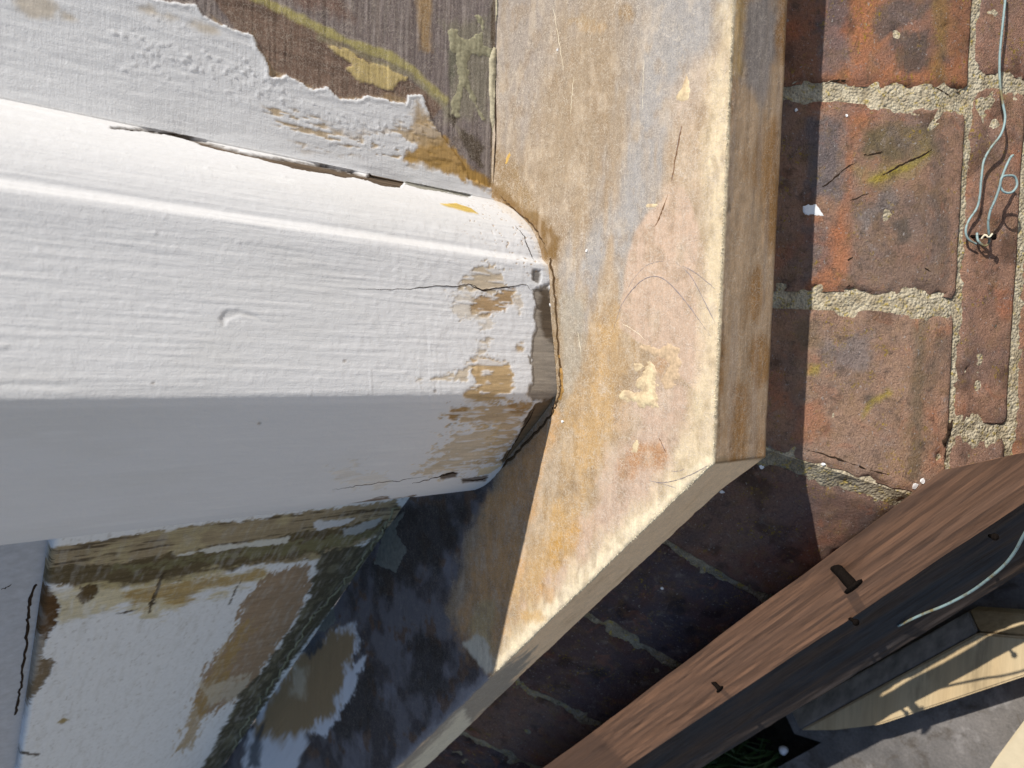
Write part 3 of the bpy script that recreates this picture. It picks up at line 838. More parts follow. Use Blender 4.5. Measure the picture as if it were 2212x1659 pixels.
for pl, c, a, r in [
    (cA([(430, 520), (490, 500), (560, 560), (570, 600), (520, 640), (440, 640), (360, 620), (370, 570)]), (0.50, 0.38, 0.22), .75, 26),
    (cA([(470, 650), (600, 630), (590, 690), (540, 735), (480, 740), (410, 735), (400, 690), (440, 670)]), tand, .9, 14),
    (cA([(300, 640), (420, 620), (420, 720), (520, 780), (420, 800), (320, 720)]), (0.60, 0.50, 0.36), .5, 26),
    (cA([(410, 950), (460, 930), (540, 955), (595, 980), (605, 1080), (565, 1140), (470, 1160), (380, 1160), (380, 1090), (430, 1060), (410, 1010)]), tanc, .92, 12),
    (cA([(330, 1020), (400, 960), (420, 990), (360, 1050), (160, 1050)]), (0.52, 0.40, 0.24), .7, 22),
    (cA([(430, 870), (490, 860), (480, 930), (430, 940)]), (0.50, 0.38, 0.22), .6, 18),
    (cA([(612, 878), (645, 875), (645, 915), (618, 915)]), tanc, .85, 7),
    (cA([(600, 640), (640, 650), (630, 740), (590, 700)]), (0.55, 0.42, 0.25), .5, 16),
    (cB([(950, 395), (1200, 372), (1400, 365), (1620, 372), (1570, 470), (1480, 640), (1400, 780), (1330, 850), (1180, 860), (1290, 700), (1290, 560), (1100, 520), (960, 510), (930, 450)]), tanc, .8, 34),
    (cB([(950, 395), (1090, 385), (1080, 450), (960, 520), (940, 470)]), tand, .9, 8),
    (cB([(1420, 370), (1610, 372), (1560, 480), (1440, 450)]), tand, .85, 8),
    (cB([(900, 640), (1300, 520), (1400, 560), (1300, 820), (1000, 930), (760, 940), (700, 910), (860, 760)]), (0.52, 0.40, 0.24), .75, 46),
    (cB([(0, 940), (200, 890), (500, 1000), (300, 1040), (60, 1040)]), (0.62, 0.54, 0.42), .4, 40)]:
    bare(pk.area(pl, 4, r, nz, int(pl[0][0]) % 89) * (1 - 0.75 * sm(pk.noise((500, 500, 90), 48), 0.08, 0.30)), c, a)
# bare foot of the front face and the dark foot of the side face
foot = cA([(690, 630), (760, 600), (800, 780), (840, 1080), (800, 1160), (690, 1145), (655, 1120), (690, 1060), (675, 940), (705, 800), (700, 700)])
bare(pk.area(foot, 3, 8, (220, 220, 220), 51), (0.285, 0.245, 0.20), 1.0, -0.0007)
bare(pk.area(cA([(722, 630), (780, 640), (800, 870), (745, 850), (725, 780)]), 6, 10, (300, 300, 100), 52), (0.085, 0.058, 0.035), .9, -0.0003)
bare(pk.area(cA([(690, 535), (725, 540), (722, 605), (690, 590)]), 3, 4, (300, 300, 200), 53), (0.17, 0.15, 0.13), .9, -0.001)
foot2 = cB([(1640, 372), (1850, 300), (1830, 400), (1600, 640), (1450, 820), (1372, 870), (1360, 830), (1470, 690), (1560, 500)])
bare(pk.area(foot2, 3, 6, (220, 220, 220), 54), (0.16, 0.11, 0.065), 1.0, -0.0012)
bare(pk.area(cB([(1600, 440), (1640, 400), (1560, 560), (1430, 740), (1380, 860), (1370, 830), (1500, 620)]), 3, 4, (300, 300, 200), 55), (0.05, 0.035, 0.025), .85, 0)
# torn split where the moulding has opened from the frame
split = [(x * .55, y * .55) for x, y in [(440, 496), (560, 505), (700, 525), (830, 560), (980, 600), (1060, 612), (1180, 632), (1390, 672), (1440, 690), (1480, 665), (1592, 684), (1592, 712), (1570, 735), (1500, 726), (1430, 702), (1340, 692), (1150, 658), (980, 612), (830, 578), (700, 537), (560, 514), (440, 502)]]
sm_ = pk.area(split, 1.6, 3, (300, 300, 120), 56)
bare(sm_, (0.12, 0.085, 0.055), 1.0, -0.0016)
pk.tint(sm_ * sm(pk.noise((900, 900, 60), 57), 0.0, 0.3), (0.035, 0.025, 0.018), 0.8)
sp2 = [(x * .55, y * .55) for x, y in [(1590, 700), (1650, 722), (1740, 736), (1850, 768), (1840, 775), (1730, 752), (1640, 738), (1590, 722)]]
bare(pk.area(sp2, 1.5, 4, (300, 300, 120), 58), (0.20, 0.19, 0.15), .9, -0.0008)
# filler smear on the moulding and grubby chips by the corner
bare(pk.area([(x * .55, y * .55) for x, y in [(1728, 800), (1790, 800), (1850, 820), (1880, 842), (1830, 832), (1760, 815)]], 1.5, 2, (200, 200, 200), 59), (0.60, 0.42, 0.09), .95, 0.0004)
chips = sm(pk.noise((700, 700, 500), 60), 0.34, 0.42) * pk.area([(1000, 440), (1100, 430), (1180, 540), (1185, 600), (1120, 590), (1060, 520), (1000, 490)], 25)
bare(chips, (0.40, 0.26, 0.12), .8, -0.0003)
pk.tint(pk.area([(1060, 405), (1090, 425), (1125, 455), (1180, 530), (1192, 600), (1180, 590), (1150, 510), (1110, 470), (1075, 445)], 5, 8, (300, 300, 300), 61), (0.70, 0.62, 0.52), .6)
# lower split lines on the side face
for pl, c in [([(525, 1140), (600, 1120), (720, 1095), (840, 1072), (842, 1078), (720, 1104), (600, 1130)], (0.16, 0.10, 0.055)), ([(798, 1092), (850, 1078), (900, 1068), (895, 1074), (850, 1086)], (0.16, 0.10, 0.055)), ([(950, 1030), (975, 1020), (990, 1024), (985, 1030), (955, 1036)], (0.10, 0.065, 0.04)), ([(998, 1034), (1055, 1028), (1050, 1040), (1000, 1044)], (0.17, 0.13, 0.10))]:
    bare(pk.area(pl, 1.6, 4, (300, 300, 120), 62), c, .9, -0.0006)
# knot mark, rough white relief
dent = [(475, 690), (485, 672), (515, 668), (555, 682), (572, 696), (560, 690), (520, 680), (490, 690), (485, 705)]
dm = pk.area(dent, 3, 3, (200, 200, 200), 63)
pk.tint(dm, (0.60, 0.59, 0.58), .5); pk.h -= 0.0004 * dm
for x, y in [(332, 828), (745, 780), (560, 915), (940, 845)]:
    bare(pk.area(disc(x, y, 4, 3), 2), (0.30, 0.25, 0.20), .7, -.0002)
pm = pk.paint
ripple = pk.noise((620, 620, 22), 64)
ripple2 = pk.noise((800, 800, 70), 65)
pits = pk.noise((420, 420, 420), 66)
frontf = ((flat[:, 1] < 0.352) & (flat[:, 0] > -0.022)).astype(float)
amp = 0.00013 + 0.00011 * frontf
pk.h += pm * (amp * ripple + 0.00007 * ripple2 + 0.00010 * pits) + (1 - pm) * 0.00018 * pk.noise((700, 700, 60), 67)
near = sm(U[:, 0], 560, 980) * frontf * pm
pk.h += near * 0.00022 * np.maximum(pk.noise((240, 240, 300), 68), -0.2)
drops = np.maximum(pk.noise((260, 260, 260), 69) - 0.46, 0)
pk.h += pm * 0.0008 * drops
# vertical scratches left by the scraper
for x, y0, y1 in [(905, 770, 860), (935, 780, 870), (928, 720, 880), (948, 800, 872), (800, 795, 870), (1030, 740, 860), (1045, 700, 840)]:
    pk.h += 0.00035 * pk.area([(x, y0), (x + 3, y1)], 2.2, closed=False)
N = grid_normals(PP).reshape(-1, 3)
k0 = 100 * len(pp) + np.argmin(np.abs(pp[:, 0] - 0.02) + np.abs(pp[:, 1] - .334))
if N[k0][1] > 0: N = -N
PP = (flat + N * pk.h[:, None]).reshape(PP.shape)
me = mesh_grid("corner_post", PP)
skin_attrs(me, pk)
post = link("corner_post", me, M_POST, bay)
post["label"] = "white moulded corner post, paint worn to bare wood at its foot"
POST = bvh_of(me)
# --- front frame beside the post
c5 = lambda p: [(x * .55, y * .55) for x, y in p]
c6 = lambda p: from_crop(p, 0.3, 940, 0)
xx = np.concatenate([np.linspace(0.90, 0.262, 60), np.arange(0.260, 0.096, -0.0008)])
fz = np.concatenate([np.arange(0.0, 0.295, 0.0008), np.linspace(0.30, 0.9, 40)])
fp = [(0.90, 0.46), (0.90, 0.43)] + [(x, 0.3995) for x in xx] + [(0.096, 0.43), (0.096, 0.46)]
fp = np.array(fp)
FP = np.stack([np.tile(fp[:, 0], (len(fz), 1)), np.tile(fp[:, 1], (len(fz), 1)), np.tile(fz[:, None], (1, len(fp)))], -1)
flat = FP.reshape(-1, 3)
fk = Skin(flat, (0.225, 0.185, 0.175))
def fbare(m, c, a=1.0, h=0.0): fk.tint(m, c, a); fk.h += h * m
# horizontal-grained rail above, upright-grained wood below the joint
fk.tint(sm(fk.noise((14, 14, 220), 71), 0.0, 0.4), (0.31, 0.255, 0.22), .6)
fk.tint(sm(fk.noise((10, 10, 160), 72), 0.1, 0.5), (0.13, 0.105, 0.105), .6)
fk.tint(sm(fk.noise((22, 22, 520), 111), 0.02, 0.4), (0.33, 0.285, 0.265), .6)
fk.tint(sm(fk.noise((16, 16, 330), 112), 0.1, 0.45), (0.115, 0.085, 0.08), .65)
fbare(fk.area([(905, -20), (935, -20), (930, 110), (905, 110)], 8, 10, (60, 60, 200), 73), (0.42, 0.27, 0.12), .8)
fbare(fk.area([(600, -30), (720, -30), (760, 40), (640, 10)], 15, 20, (60, 60, 200), 74), (0.20, 0.115, 0.085), .8)
fbare(fk.area([(430, -60), (560, -20), (700, 80), (860, 150), (960, 230), (925, 260), (880, 230), (600, 200), (520, 80)], 4, 8, (120, 120, 120), 75), (0.205, 0.135, 0.10), 1.0)
fbare(fk.area([(430, -60), (560, -20), (700, 80), (860, 150), (960, 230), (925, 260), (880, 230), (600, 200), (520, 80)], 4) * sm(fk.noise((300, 300, 30), 76), 0.0, 0.4), (0.13, 0.085, 0.065), .8)
light = [(450, 20), (480, 60), (550, 72), (575, 130), (600, 160), (680, 190), (740, 208), (876, 205), (878, 230), (700, 225), (560, 180), (540, 90), (470, 62)]
fbare(fk.area(light, 6, 12, (200, 200, 60), 77), (0.33, 0.23, 0.125), .85)
stripe = [(548, -8), (600, 18), (690, 62), (770, 98), (840, 122), (890, 150), (960, 220)]
fbare(fk.area(stripe, 5, 7, (90, 90, 90), 78, False, 9), (0.44, 0.385, 0.13), .85, 0.0002)
fbare(fk.area([(690, 82), (760, 110), (880, 160), (960, 225), (1000, 300)], 6, 8, (90, 90, 90), 79, False, 4), (0.30, 0.27, 0.16), .7)
cream = [(701, 92), (722, 100), (742, 104), (800, 134), (832, 140), (852, 154), (890, 169), (862, 176), (848, 192), (800, 181), (772, 172), (748, 150), (757, 141), (720, 114)]
fbare(fk.area(cream, 2.5, 9, (260, 260, 120), 80), (0.60, 0.47, 0.20), .95, 0.0004)
fbare(fk.area(c6([(60, 180), (380, 120), (420, 420), (380, 860), (260, 820), (100, 860), (110, 400)]), 14, 24, (90, 90, 200), 110), (0.27, 0.25, 0.17), .6)
fbare(fk.area(c6([(95, 360), (150, 370), (150, 480), (130, 640), (100, 640)]), 5, 6, (200, 200, 200), 81), (0.13, 0.13, 0.09), .8)
fbare(fk.area(c6([(195, 950), (270, 960), (350, 1080), (330, 1200), (260, 1150), (210, 1050)]), 5, 12, (200, 200, 200), 82), (0.075, 0.055, 0.035), .9)
fbare(fk.area(c6([(90, 820), (175, 830), (130, 920)]), 3, 5, (200, 200, 200), 83), (0.06, 0.045, 0.03), .9)
fbare(fk.area(c6([(110, 960), (180, 970), (170, 1120), (120, 1080)]), 5, 12, (200, 200, 200), 84), (0.13, 0.10, 0.08), .8)
fbare(fk.area([(1062, -20), (1070, -20), (1070, 440), (1058, 440)], 2, 3, (200, 200, 200), 85), (0.12, 0.085, 0.05), .9)
fbare(fk.area(c6([(-20, 1180), (200, 1200), (420, 1290), (430, 1390), (330, 1370), (140, 1330), (-20, 1280)]), 4, 8, (200, 200, 200), 86), (0.20, 0.115, 0.035), .9)
# the old white paint
white = [(-400, -400), (300, -30), (330, 0), (424, 11), (440, 33), (478, 54), (545, 77), (556, 105), (575, 132), (582, 149), (578, 165), (605, 171), (618, 160), (649, 182), (677, 195), (704, 187), (732, 215), (770, 215), (792, 206), (840, 217), (875, 225), (880, 206), (913, 206), (930, 259), (957, 297), (974, 325), (990, 341), (1012, 385), (1075, 415), (1075, 480), (-400, 480)]
wd = sdf(fk.U, white) + 5 * fk.noise((340, 340, 340), 87) + 2.5 * fk.noise((900, 900, 900), 88)
wm = 1 - sm(wd, -1.5, 1.5)
fk.tint(wm, (0.74, 0.745, 0.755)); fk.level(wm, 1.0, "paint"); fk.h += 0.0007 * wm
edge = np.exp(-((wd + 4) / 4) ** 2)
fk.h += 0.0003 * edge
sand = [(540, 195), (640, 235), (760, 285), (870, 270), (930, 262), (1000, 345), (1030, 385), (900, 348), (750, 345), (640, 312), (590, 270)]
sd1 = fk.area(sand, 14, 34, (60, 60, 60), 89) * wm
streak = sm(fk.noise((330, 330, 38), 90) + 0.5 * fk.noise((700, 700, 200), 91), 0.02, 0.22)
t = sd1 * streak
fk.tint(t, (0.46, 0.335, 0.185), .85); fk.level(t * .85, 0.0, "paint"); fk.h -= 0.0003 * t
amber = [(870, 345), (900, 310), (960, 300), (1005, 345), (1062, 400), (1070, 418), (1010, 392), (930, 360)]
am = fk.area(amber, 6, 14, (160, 160, 160), 92)
fk.tint(am, (0.43, 0.265, 0.085), .95); fk.level(am, 0.15, "paint")
am2 = fk.area([(900, 215), (928, 250), (960, 300), (920, 320), (885, 300), (890, 250)], 8, 16, (160, 160, 160), 93) * wm
fk.tint(am2, (0.47, 0.34, 0.19), .8); fk.level(am2 * .8, 0, "paint")
for x, y, r, ry in [(80, 12, 50, 26), (150, 40, 22, 8), (340, 30, 40, 7), (440, 60, 30, 9)]:
    t = fk.area(disc(x, y, r, ry, .3), 10, 14, (110, 110, 110), 94) * wm
    fk.tint(t, (0.52, 0.42, 0.28), .6); fk.level(t * .6, .2, "paint")
# runs of pimples in the paint
pim = np.maximum(fk.noise((640, 640, 420), 95) - 0.16, 0) * fk.area([(220, 55), (330, 40), (560, 120), (700, 220), (900, 260), (930, 330), (760, 330), (520, 230), (280, 150)], 40, 30, (60, 60, 60), 96)
fk.h += wm * (0.0011 * pim + 0.00028 * fk.noise((330, 330, 60), 97) + 0.00010 * fk.noise((900, 900, 300), 98))
fk.h += (1 - wm) * (0.00030 * fk.noise((40, 40, 700), 99) + 0.00018 * fk.noise((700, 700, 150), 100))
fk.fuzz = 0.5 * (1 - wm) * (1 - am)
yes = ((flat[:, 1] < 0.401) & (flat[:, 0] < 0.30)).astype(float)
FPd = flat.copy(); FPd[:, 1] -= fk.h * yes
me = mesh_grid("window_frame", FPd.reshape(FP.shape))
skin_attrs(me, fk)
frame = link("window_frame", me, M_FRAME, bay)
frame["label"] = "front frame rail half stripped of white paint, brown timber showing"
FRAME = bvh_of(me)

# --- frame of the angled side, with its casement set back above
sa, sout = side.a, side.o
B0 = np.array([-0.05, 0.4252, 0.0])
HT = 0.232
sv = np.concatenate([np.arange(0.0, 0.56, 0.0013), np.linspace(0.565, 0.9, 40)])
zprof = [(0.0, z) for z in np.arange(0.0, HT - 0.002, 0.0010)] + [(-0.0008, HT - 0.001), (-0.003, HT), (-0.012, HT + 0.0015), (-0.05, HT + 0.002)]
zprof = np.array(zprof)
HS = (0.2436 - 0.0435 * sv) / HT
RP = B0 + sv[:, None, None] * sa + zprof[None, :, 0, None] * sout + (zprof[None, :, 1] * HS[:, None])[..., None] * np.array([0, 0, 1.0])
flat = RP.reshape(-1, 3)
rk = Skin(flat, (0.80, 0.80, 0.79))
rk.paint[:] = 1
c4 = lambda p: from_crop(p, 0.45, 0, 995)
def rb(pl, c, a=1.0, soft=2.5, rough=12, s=(160, 160, 160), seed=0, h=-0.0003, paint=0.0):
    m = rk.area(pl, soft * .7, rough * 1.4, s, 300 + seed) * (1 - 0.45 * sm(rk.noise((60, 60, 260), 340), .05, .5) * (soft >= 6)); rk.tint(m, c, a); rk.level(m * a, paint, "paint"); rk.h += h * m * a
    return m
upper = c4([(-300, 560), (100, 540), (150, 430), (700, 350), (1400, 255), (1900, 190), (1960, 300), (1600, 470), (1180, 505), (850, 585), (500, 612), (200, 592), (120, 560)])
rb(upper, (0.36, 0.285, 0.175), 1, 3, 8, seed=1)
m0 = rk.area(upper, 4)
rk.tint(m0 * sm(rk.noise((500, 500, 40), 311), 0.12, 0.3), (0.075, 0.055, 0.035), .85)
rk.tint(m0 * sm(rk.noise((60, 60, 60), 312), 0.1, 0.4), (0.50, 0.42, 0.24), .6)
joint = c4([(120, 560), (200, 520), (500, 505), (850, 450), (1180, 400), (1820, 285), (1900, 330), (1560, 440), (1180, 505), (850, 585), (500, 612), (200, 592)])
rb(joint, (0.125, 0.095, 0.05), .95, 4, 8, seed=2, h=-0.0008)
rb(c4([(520, 520), (900, 470), (1180, 430), (1560, 370), (1820, 330), (1700, 420), (1180, 470), (700, 540)]), (0.215, 0.195, 0.10), .8, 5, 14, seed=3)
rb(c4([(860, 455), (1100, 402), (1390, 372), (1385, 402), (1000, 445)]), (0.68, 0.66, 0.58), .95, 2, 5, seed=4, h=.0003, paint=1)
rb(c4([(1500, 295), (1700, 282), (1640, 322), (1520, 335)]), (0.66, 0.67, 0.68), .95, 2, 6, seed=5, h=.0003, paint=1)
rb(c4([(1640, 340), (1840, 270), (1800, 330), (1660, 370)]), (0.48, 0.50, 0.50), .8, 3, 6, seed=15, h=.0002, paint=.7)
rb(c4([(235, 640), (560, 612), (900, 560), (1270, 510), (1290, 580), (1130, 620), (900, 670), (860, 730), (700, 750), (600, 690), (300, 780)]), (0.60, 0.50, 0.27), .8, 14, 22, (120, 120, 60), 6, h=0)
rb(c4([(600, 640), (900, 585), (1270, 520), (1270, 545), (1000, 620), (880, 690), (780, 670), (640, 700)]), (0.42, 0.28, 0.10), .85, 6, 16, (200, 200, 60), 7)
big = c4([(1290, 560), (1400, 500), (1480, 490), (1490, 600), (1450, 720), (1380, 830), (1290, 960), (1200, 1100), (1130, 1150), (960, 1240), (930, 1150), (1000, 980), (1080, 900), (1150, 750), (1200, 640)])
rb(big, (0.335, 0.225, 0.13), .95, 4, 14, (60, 60, 300), 8)
rb(c4([(1150, 800), (1230, 780), (1160, 870), (1080, 1080), (1000, 1180), (900, 1380), (840, 1400), (940, 1150), (1040, 950)]), (0.40, 0.27, 0.11), .8, 6, 22, (60, 60, 300), 9)
rb(c4([(960, 1080), (1200, 1030), (1150, 1130), (1000, 1180)]), (0.60, 0.54, 0.42), .7, 8, 16, (60, 60, 300), 10, paint=.7)
base_ = c4([(1540, 440), (1760, 400), (1960, 240), (1760, 560), (1560, 760), (1340, 1050), (1040, 1560), (930, 1560), (1150, 1130), (1300, 960), (1400, 800), (1490, 640)])
rb(base_, (0.105, 0.092, 0.062), 1, 4, 8, (120, 120, 120), 11)
rk.tint(rk.area(base_, 4) * sm(rk.noise((70, 70, 200), 313), 0.05, .35), (0.22, 0.20, 0.13), .6)
rb(c4([(160, 590), (220, 600), (250, 640), (290, 700), (260, 800), (215, 870), (150, 800), (125, 720)]), (0.115, 0.065, 0.03), 1, 2.5, 8, (260, 260, 260), 12, h=-.0008)
rb(c4([(385, 610), (470, 605), (460, 650), (400, 695), (375, 660)]), (0.125, 0.085, 0.04), 1, 2.5, 6, (260, 260, 260), 13, h=-.0006)
rb(c4([(215, 870), (200, 950), (262, 965), (212, 1075), (110, 1195), (80, 1270), (100, 1400), (40, 1475), (40, 1200), (100, 1050), (110, 850), (150, 800)]), (0.33, 0.285, 0.23), 1, 2.5, 8, (260, 260, 260), 14, h=-.0006)
rb(c4([(200, 950), (262, 960), (210, 1075), (100, 1195), (85, 1160), (160, 1060)]), (0.20, 0.145, 0.085), .9, 3, 8, (260, 260, 260), 16)
rb(c4([(265, 1262), (300, 1235), (335, 1245), (300, 1262)]), (0.34, 0.24, 0.07), .9, 2, 2, seed=17)
for pl in ([(712, 740), (716, 690), (742, 640), (770, 560), (800, 540), (770, 600), (745, 660), (722, 735)], [(1100, 690), (1125, 620), (1165, 570), (1130, 630), (1105, 690)], [(700, 685), (760, 675), (740, 690)], [(60, 1400), (120, 1398), (190, 1408), (185, 1420), (110, 1412)], [(560, 735), (660, 715), (600, 735)]):
    rb(c4(pl), (0.07, 0.05, 0.03), .9, 1.5, 3, (300, 300, 300), 18, h=-.0004)
rk.tint(sm(rk.noise((70, 70, 420), 350), 0.0, 0.5), (0.55, 0.53, 0.48), .28)
rk.tint(sm(rk.noise((260, 260, 500), 351), 0.25, 0.5), (0.30, 0.25, 0.18), .35)
rk.col *= (1 + 0.10 * rk.noise((420, 420, 700), 352))[:, None]
rk.h += 0.00026 * rk.paint * rk.noise((60, 60, 380), 320) + (1 - rk.paint) * (0.0003 * rk.noise((420, 420, 40), 321)) + 0.00008 * rk.noise((700, 700, 700), 322)
RPd = flat + sout * rk.h[:, None] * 1.0
me = mesh_grid("side_frame", RPd.reshape(RP.shape))
skin_attrs(me, rk)
sframe = link("side_frame", me, M_SIDE, bay)
sframe["label"] = "shaded angled frame rail with worn white paint and brown bare edges"
SFRAME = bvh_of(me)

cv = np.linspace(0.0, 0.9, 220)
cz = np.linspace(HT - 0.02, 0.9, 160)
CP = B0 + cv[:, None, None] * sa - 0.008 * sout + cz[None, :, None] * np.array([0, 0, 1.0])
fl = CP.reshape(-1, 3)
CP = CP + sout * (0.0005 * fbm(fl, 60, 330) + 0.0003 * fbm(fl, 300, 331)).reshape(CP.shape[:2])[..., None]
back = CP - sout * 0.04
me = mesh_grid("casement", np.concatenate([back[:1], CP, back[-1:]], 0))
case = link("casement", me, M_CASE, bay)
case["label"] = "blue grey painted casement above the angled rail"

# ------------------------------------------------------------------ small things lying on the surfaces
def hit(tree, x, y):
    d = ray(x, y)
    loc, n, i, dist = tree.ray_cast(Vector(CAM), Vector(d))
    if loc is None: return None, None
    if n.dot(Vector(d)) > 0: n = -n
    return np.array(loc), np.array(n)

def draw(name, tree, pts, r, mat, parent, lift=0.0, sub=6, jitter=0.0, taper=True, label=None):
    P = []
    for x, y in spline([(a, b) for a, b in pts], sub):
        p, n = hit(tree, x + random.uniform(-jitter, jitter), y + random.uniform(-jitter, jitter))
        if p is not None: P.append(p + n * lift)
    m = len(P)
    rr = [max(r * (0.25 + 0.75 * min(1, 4 * k / m, 4 * (m - 1 - k) / m) if taper else 1) * random.uniform(.75, 1.2), 2e-5) for k in range(m)]
    o = link(name, tube_mesh(name, P, rr, 5), mat, parent)
    if label: o["label"] = label
    return o

def patch(name, tree, poly, height, mat, parent, step=2.5, dome=10.0, seed=0, rough=3.0, base=-0.0003, label=None):
    poly = np.array(poly, float)
    x0, y0 = poly.min(0) - step; x1, y1 = poly.max(0) + step
    gx, gy = np.arange(x0, x1 + step, step), np.arange(y0, y1 + step, step)
    XY = np.stack(np.meshgrid(gx, gy, indexing='ij'), -1)
    fl = XY.reshape(-1, 2)
    q = np.concatenate([fl, np.zeros((len(fl), 1))], 1)
    d = sdf(fl, poly) + rough * fbm(q, 0.09, seed)
    V, idx = [], {}
    Fc = []
    d = d.reshape(XY.shape[:2])
    hn = fbm(q, 0.05, seed + 5).reshape(d.shape)
    def vert(i, j):
        if (i, j) in idx: return idx[i, j]
        p, n = hit(tree, *XY[i, j])
        if p is None: return None
        h = height * (1 - math.exp(-max(-d[i, j], 0) / dome)) * (0.8 + 0.45 * hn[i, j]) + (base if d[i, j] > -step * .3 else 0)
        idx[i, j] = len(V); V.append(p + n * h)
        return idx[i, j]
    for i in range(d.shape[0] - 1):
        for j in range(d.shape[1] - 1):
            if min(d[i, j], d[i + 1, j], d[i, j + 1], d[i + 1, j + 1]) < 0:
                f = [vert(i, j), vert(i + 1, j), vert(i + 1, j + 1), vert(i, j + 1)]
                if None not in f: Fc.append(f)
    o = link(name, mesh_lists(name, V, Fc), mat, parent)
    if label: o["label"] = label
    return o

# filler on the sill
patch("filler_patch", SILL, c6([(1812, 515), (1832, 590), (1840, 660), (1825, 720), (1790, 735), (1735, 725), (1732, 690), (1770, 640), (1790, 580)]), 0.0007, M_FILL, sill, 2.2, 8, 1, 1.5, label="drop of cream filler")
c3 = lambda p: from_crop(p, 0.2666, 1050.6, 608)
patch("filler_patch", SILL, c3([(1300, 690), (1330, 645), (1370, 670), (1390, 760), (1385, 880), (1395, 960), (1380, 1040), (1240, 1010), (1110, 960), (1060, 930), (1120, 880), (1200, 900), (1240, 890), (1215, 800), (1260, 750)]), 0.0010, M_FILL, sill, 2.2, 10, 2, 11, label="butterfly shaped smear of cream filler")
patch("filler_patch", SILL, c3([(1210, 520), (1320, 500), (1400, 530), (1470, 485), (1530, 520), (1570, 540), (1560, 620), (1600, 680), (1520, 840), (1440, 900), (1410, 800), (1470, 700), (1440, 620), (1360, 620), (1340, 580), (1260, 580)]), 0.0007, plain("dull tan filler", (0.47, 0.345, 0.22), 0.6, 0.0005, 500, 0.3), sill, 2.2, 10, 3, 10)
patch("filler_patch", SILL, c3([(1180, 650), (1250, 660), (1290, 690), (1210, 740), (1190, 700)]), 0.0004, M_FILL, sill, 2.2, 8, 4, 3)
patch("filler_patch", SILL, c3([(1190, 1310), (1220, 1260), (1240, 1320), (1230, 1400), (1170, 1390)]), 0.0004, M_FILL, sill, 2.2, 8, 6, 3)
patch("filler_patch", SILL, c6([(1505, 1470), (1560, 1462), (1610, 1470), (1580, 1500), (1520, 1495)]), 0.0003, M_FILL, sill, 2.2, 6, 7, 3)
# filler at the frame joint
joint_f = c6([(80, 215), (130, 195), (165, 235), (215, 280), (255, 275), (290, 245), (340, 225), (305, 150), (270, 110), (320, 100), (350, 150), (362, 330), (405, 350), (405, 412), (330, 405), (270, 400), (240, 470), (250, 600), (290, 700), (352, 860), (335, 878), (270, 740), (215, 640), (195, 700), (180, 840), (150, 850), (112, 820), (125, 700), (160, 640), (175, 560), (150, 470), (150, 390), (110, 360), (88, 290)])
patch("filler_patch", FRAME, joint_f, 0.0005, M_FILLG, frame, 2.0, 6, 8, 7, label="greenish cream filler in a forked smear")
patch("paint_sliver", FRAME, c6([(418, 335), (442, 345), (444, 700), (452, 900), (432, 985), (415, 960), (396, 850), (388, 640), (386, 440), (400, 380)]), 0.0022, M_SLIVER, frame, 1.8, 3, 9, .8, label="curled strip of old cream paint standing in the corner")
patch("paint_sliver", FRAME, c6([(432, -20), (452, -20), (450, 170), (436, 170)]), 0.0016, M_SLIVER, frame, 1.8, 3, 10, .5)
draw("crack", SILL, [(1069, 0), (1068, 100), (1070, 200), (1071, 290), (1068, 360), (1064, 408)], 0.0008, M_CRACK_SHADE, sill, -0.0002, 6, .5)
patch("filler_patch", SILL, c6([(540, 1090), (545, 1120), (520, 1180), (500, 1190), (510, 1130)]), 0.0004, M_RESIN, sill, 1.8, 3, 11, 1)
# filler lines where the angled frame meets the sill
fl_px = c4([(1905, 230), (1860, 320), (1800, 400), (1730, 500), (1640, 600), (1540, 710), (1480, 790), (1420, 900), (1340, 1030), (1240, 1180), (1170, 1290), (1130, 1400)])
draw("filler_strip", SFRAME, [(x - 3, y) for x, y in fl_px], 0.0012, plain('dirty greenish filler', (0.27, 0.26, 0.16), 0.7, 0.0006, 260, 0.5), sframe, -0.0003, 7, 5, False)
for pl, k in (([(1850, 300), (1960, 230), (1900, 330), (1960, 430), (1900, 540), (1790, 500)], 12), ([(1490, 800), (1560, 700), (1600, 690), (1620, 770), (1560, 830)], 13)):
    patch("filler_patch", SILL, c4(pl), 0.0005, plain("grey green filler", (0.16, 0.165, 0.14), 0.6, 0.0004, 300, 0.4), sill, 3, 10, k, 4)
# pencil arcs
c1 = cA
for pl, r in [
    (c1([(1035, 885), (1065, 800), (1100, 700), (1140, 640), (1190, 590), (1240, 568), (1290, 578), (1340, 620), (1400, 690), (1450, 760), (1500, 830), (1535, 885)]), .00030),
    (c1([(1100, 700), (1130, 620), (1170, 560), (1220, 515), (1280, 498), (1330, 505)]), .00020),
    (c1([(1330, 490), (1400, 545), (1440, 600), (1480, 680), (1520, 760), (1535, 790)]), .00026),
    (c1([(1370, 515), (1430, 545), (1490, 590), (1545, 640)]), .00024),
    (c1([(1515, 1432), (1470, 1460), (1410, 1490), (1340, 1515), (1270, 1522), (1200, 1505)]), .00028),
    (c1([(1400, 1455), (1360, 1470), (1320, 1468)]), .00022),
    (c1([(1355, 1550), (1310, 1535), (1250, 1520)]), .00022),
    (c6([(1780, 860), (1750, 1010), (1730, 1130), (1700, 1330)]), .00026),
    (c1([(1265, 1305), (1290, 1350), (1308, 1395)]), .00022)]:
    draw("pencil_line", SILL, pl, r, M_PENCIL, sill, -0.00010, 8, .4)
M_BROWN = plain("brown scribe line", (0.17, 0.095, 0.05), 0.8, 0.0, 1500, 0.4, 0.1)
M_SEAM = plain("dark seam stain", (0.075, 0.045, 0.022), 0.85, 0.0, 900, 0.5, 0.1)
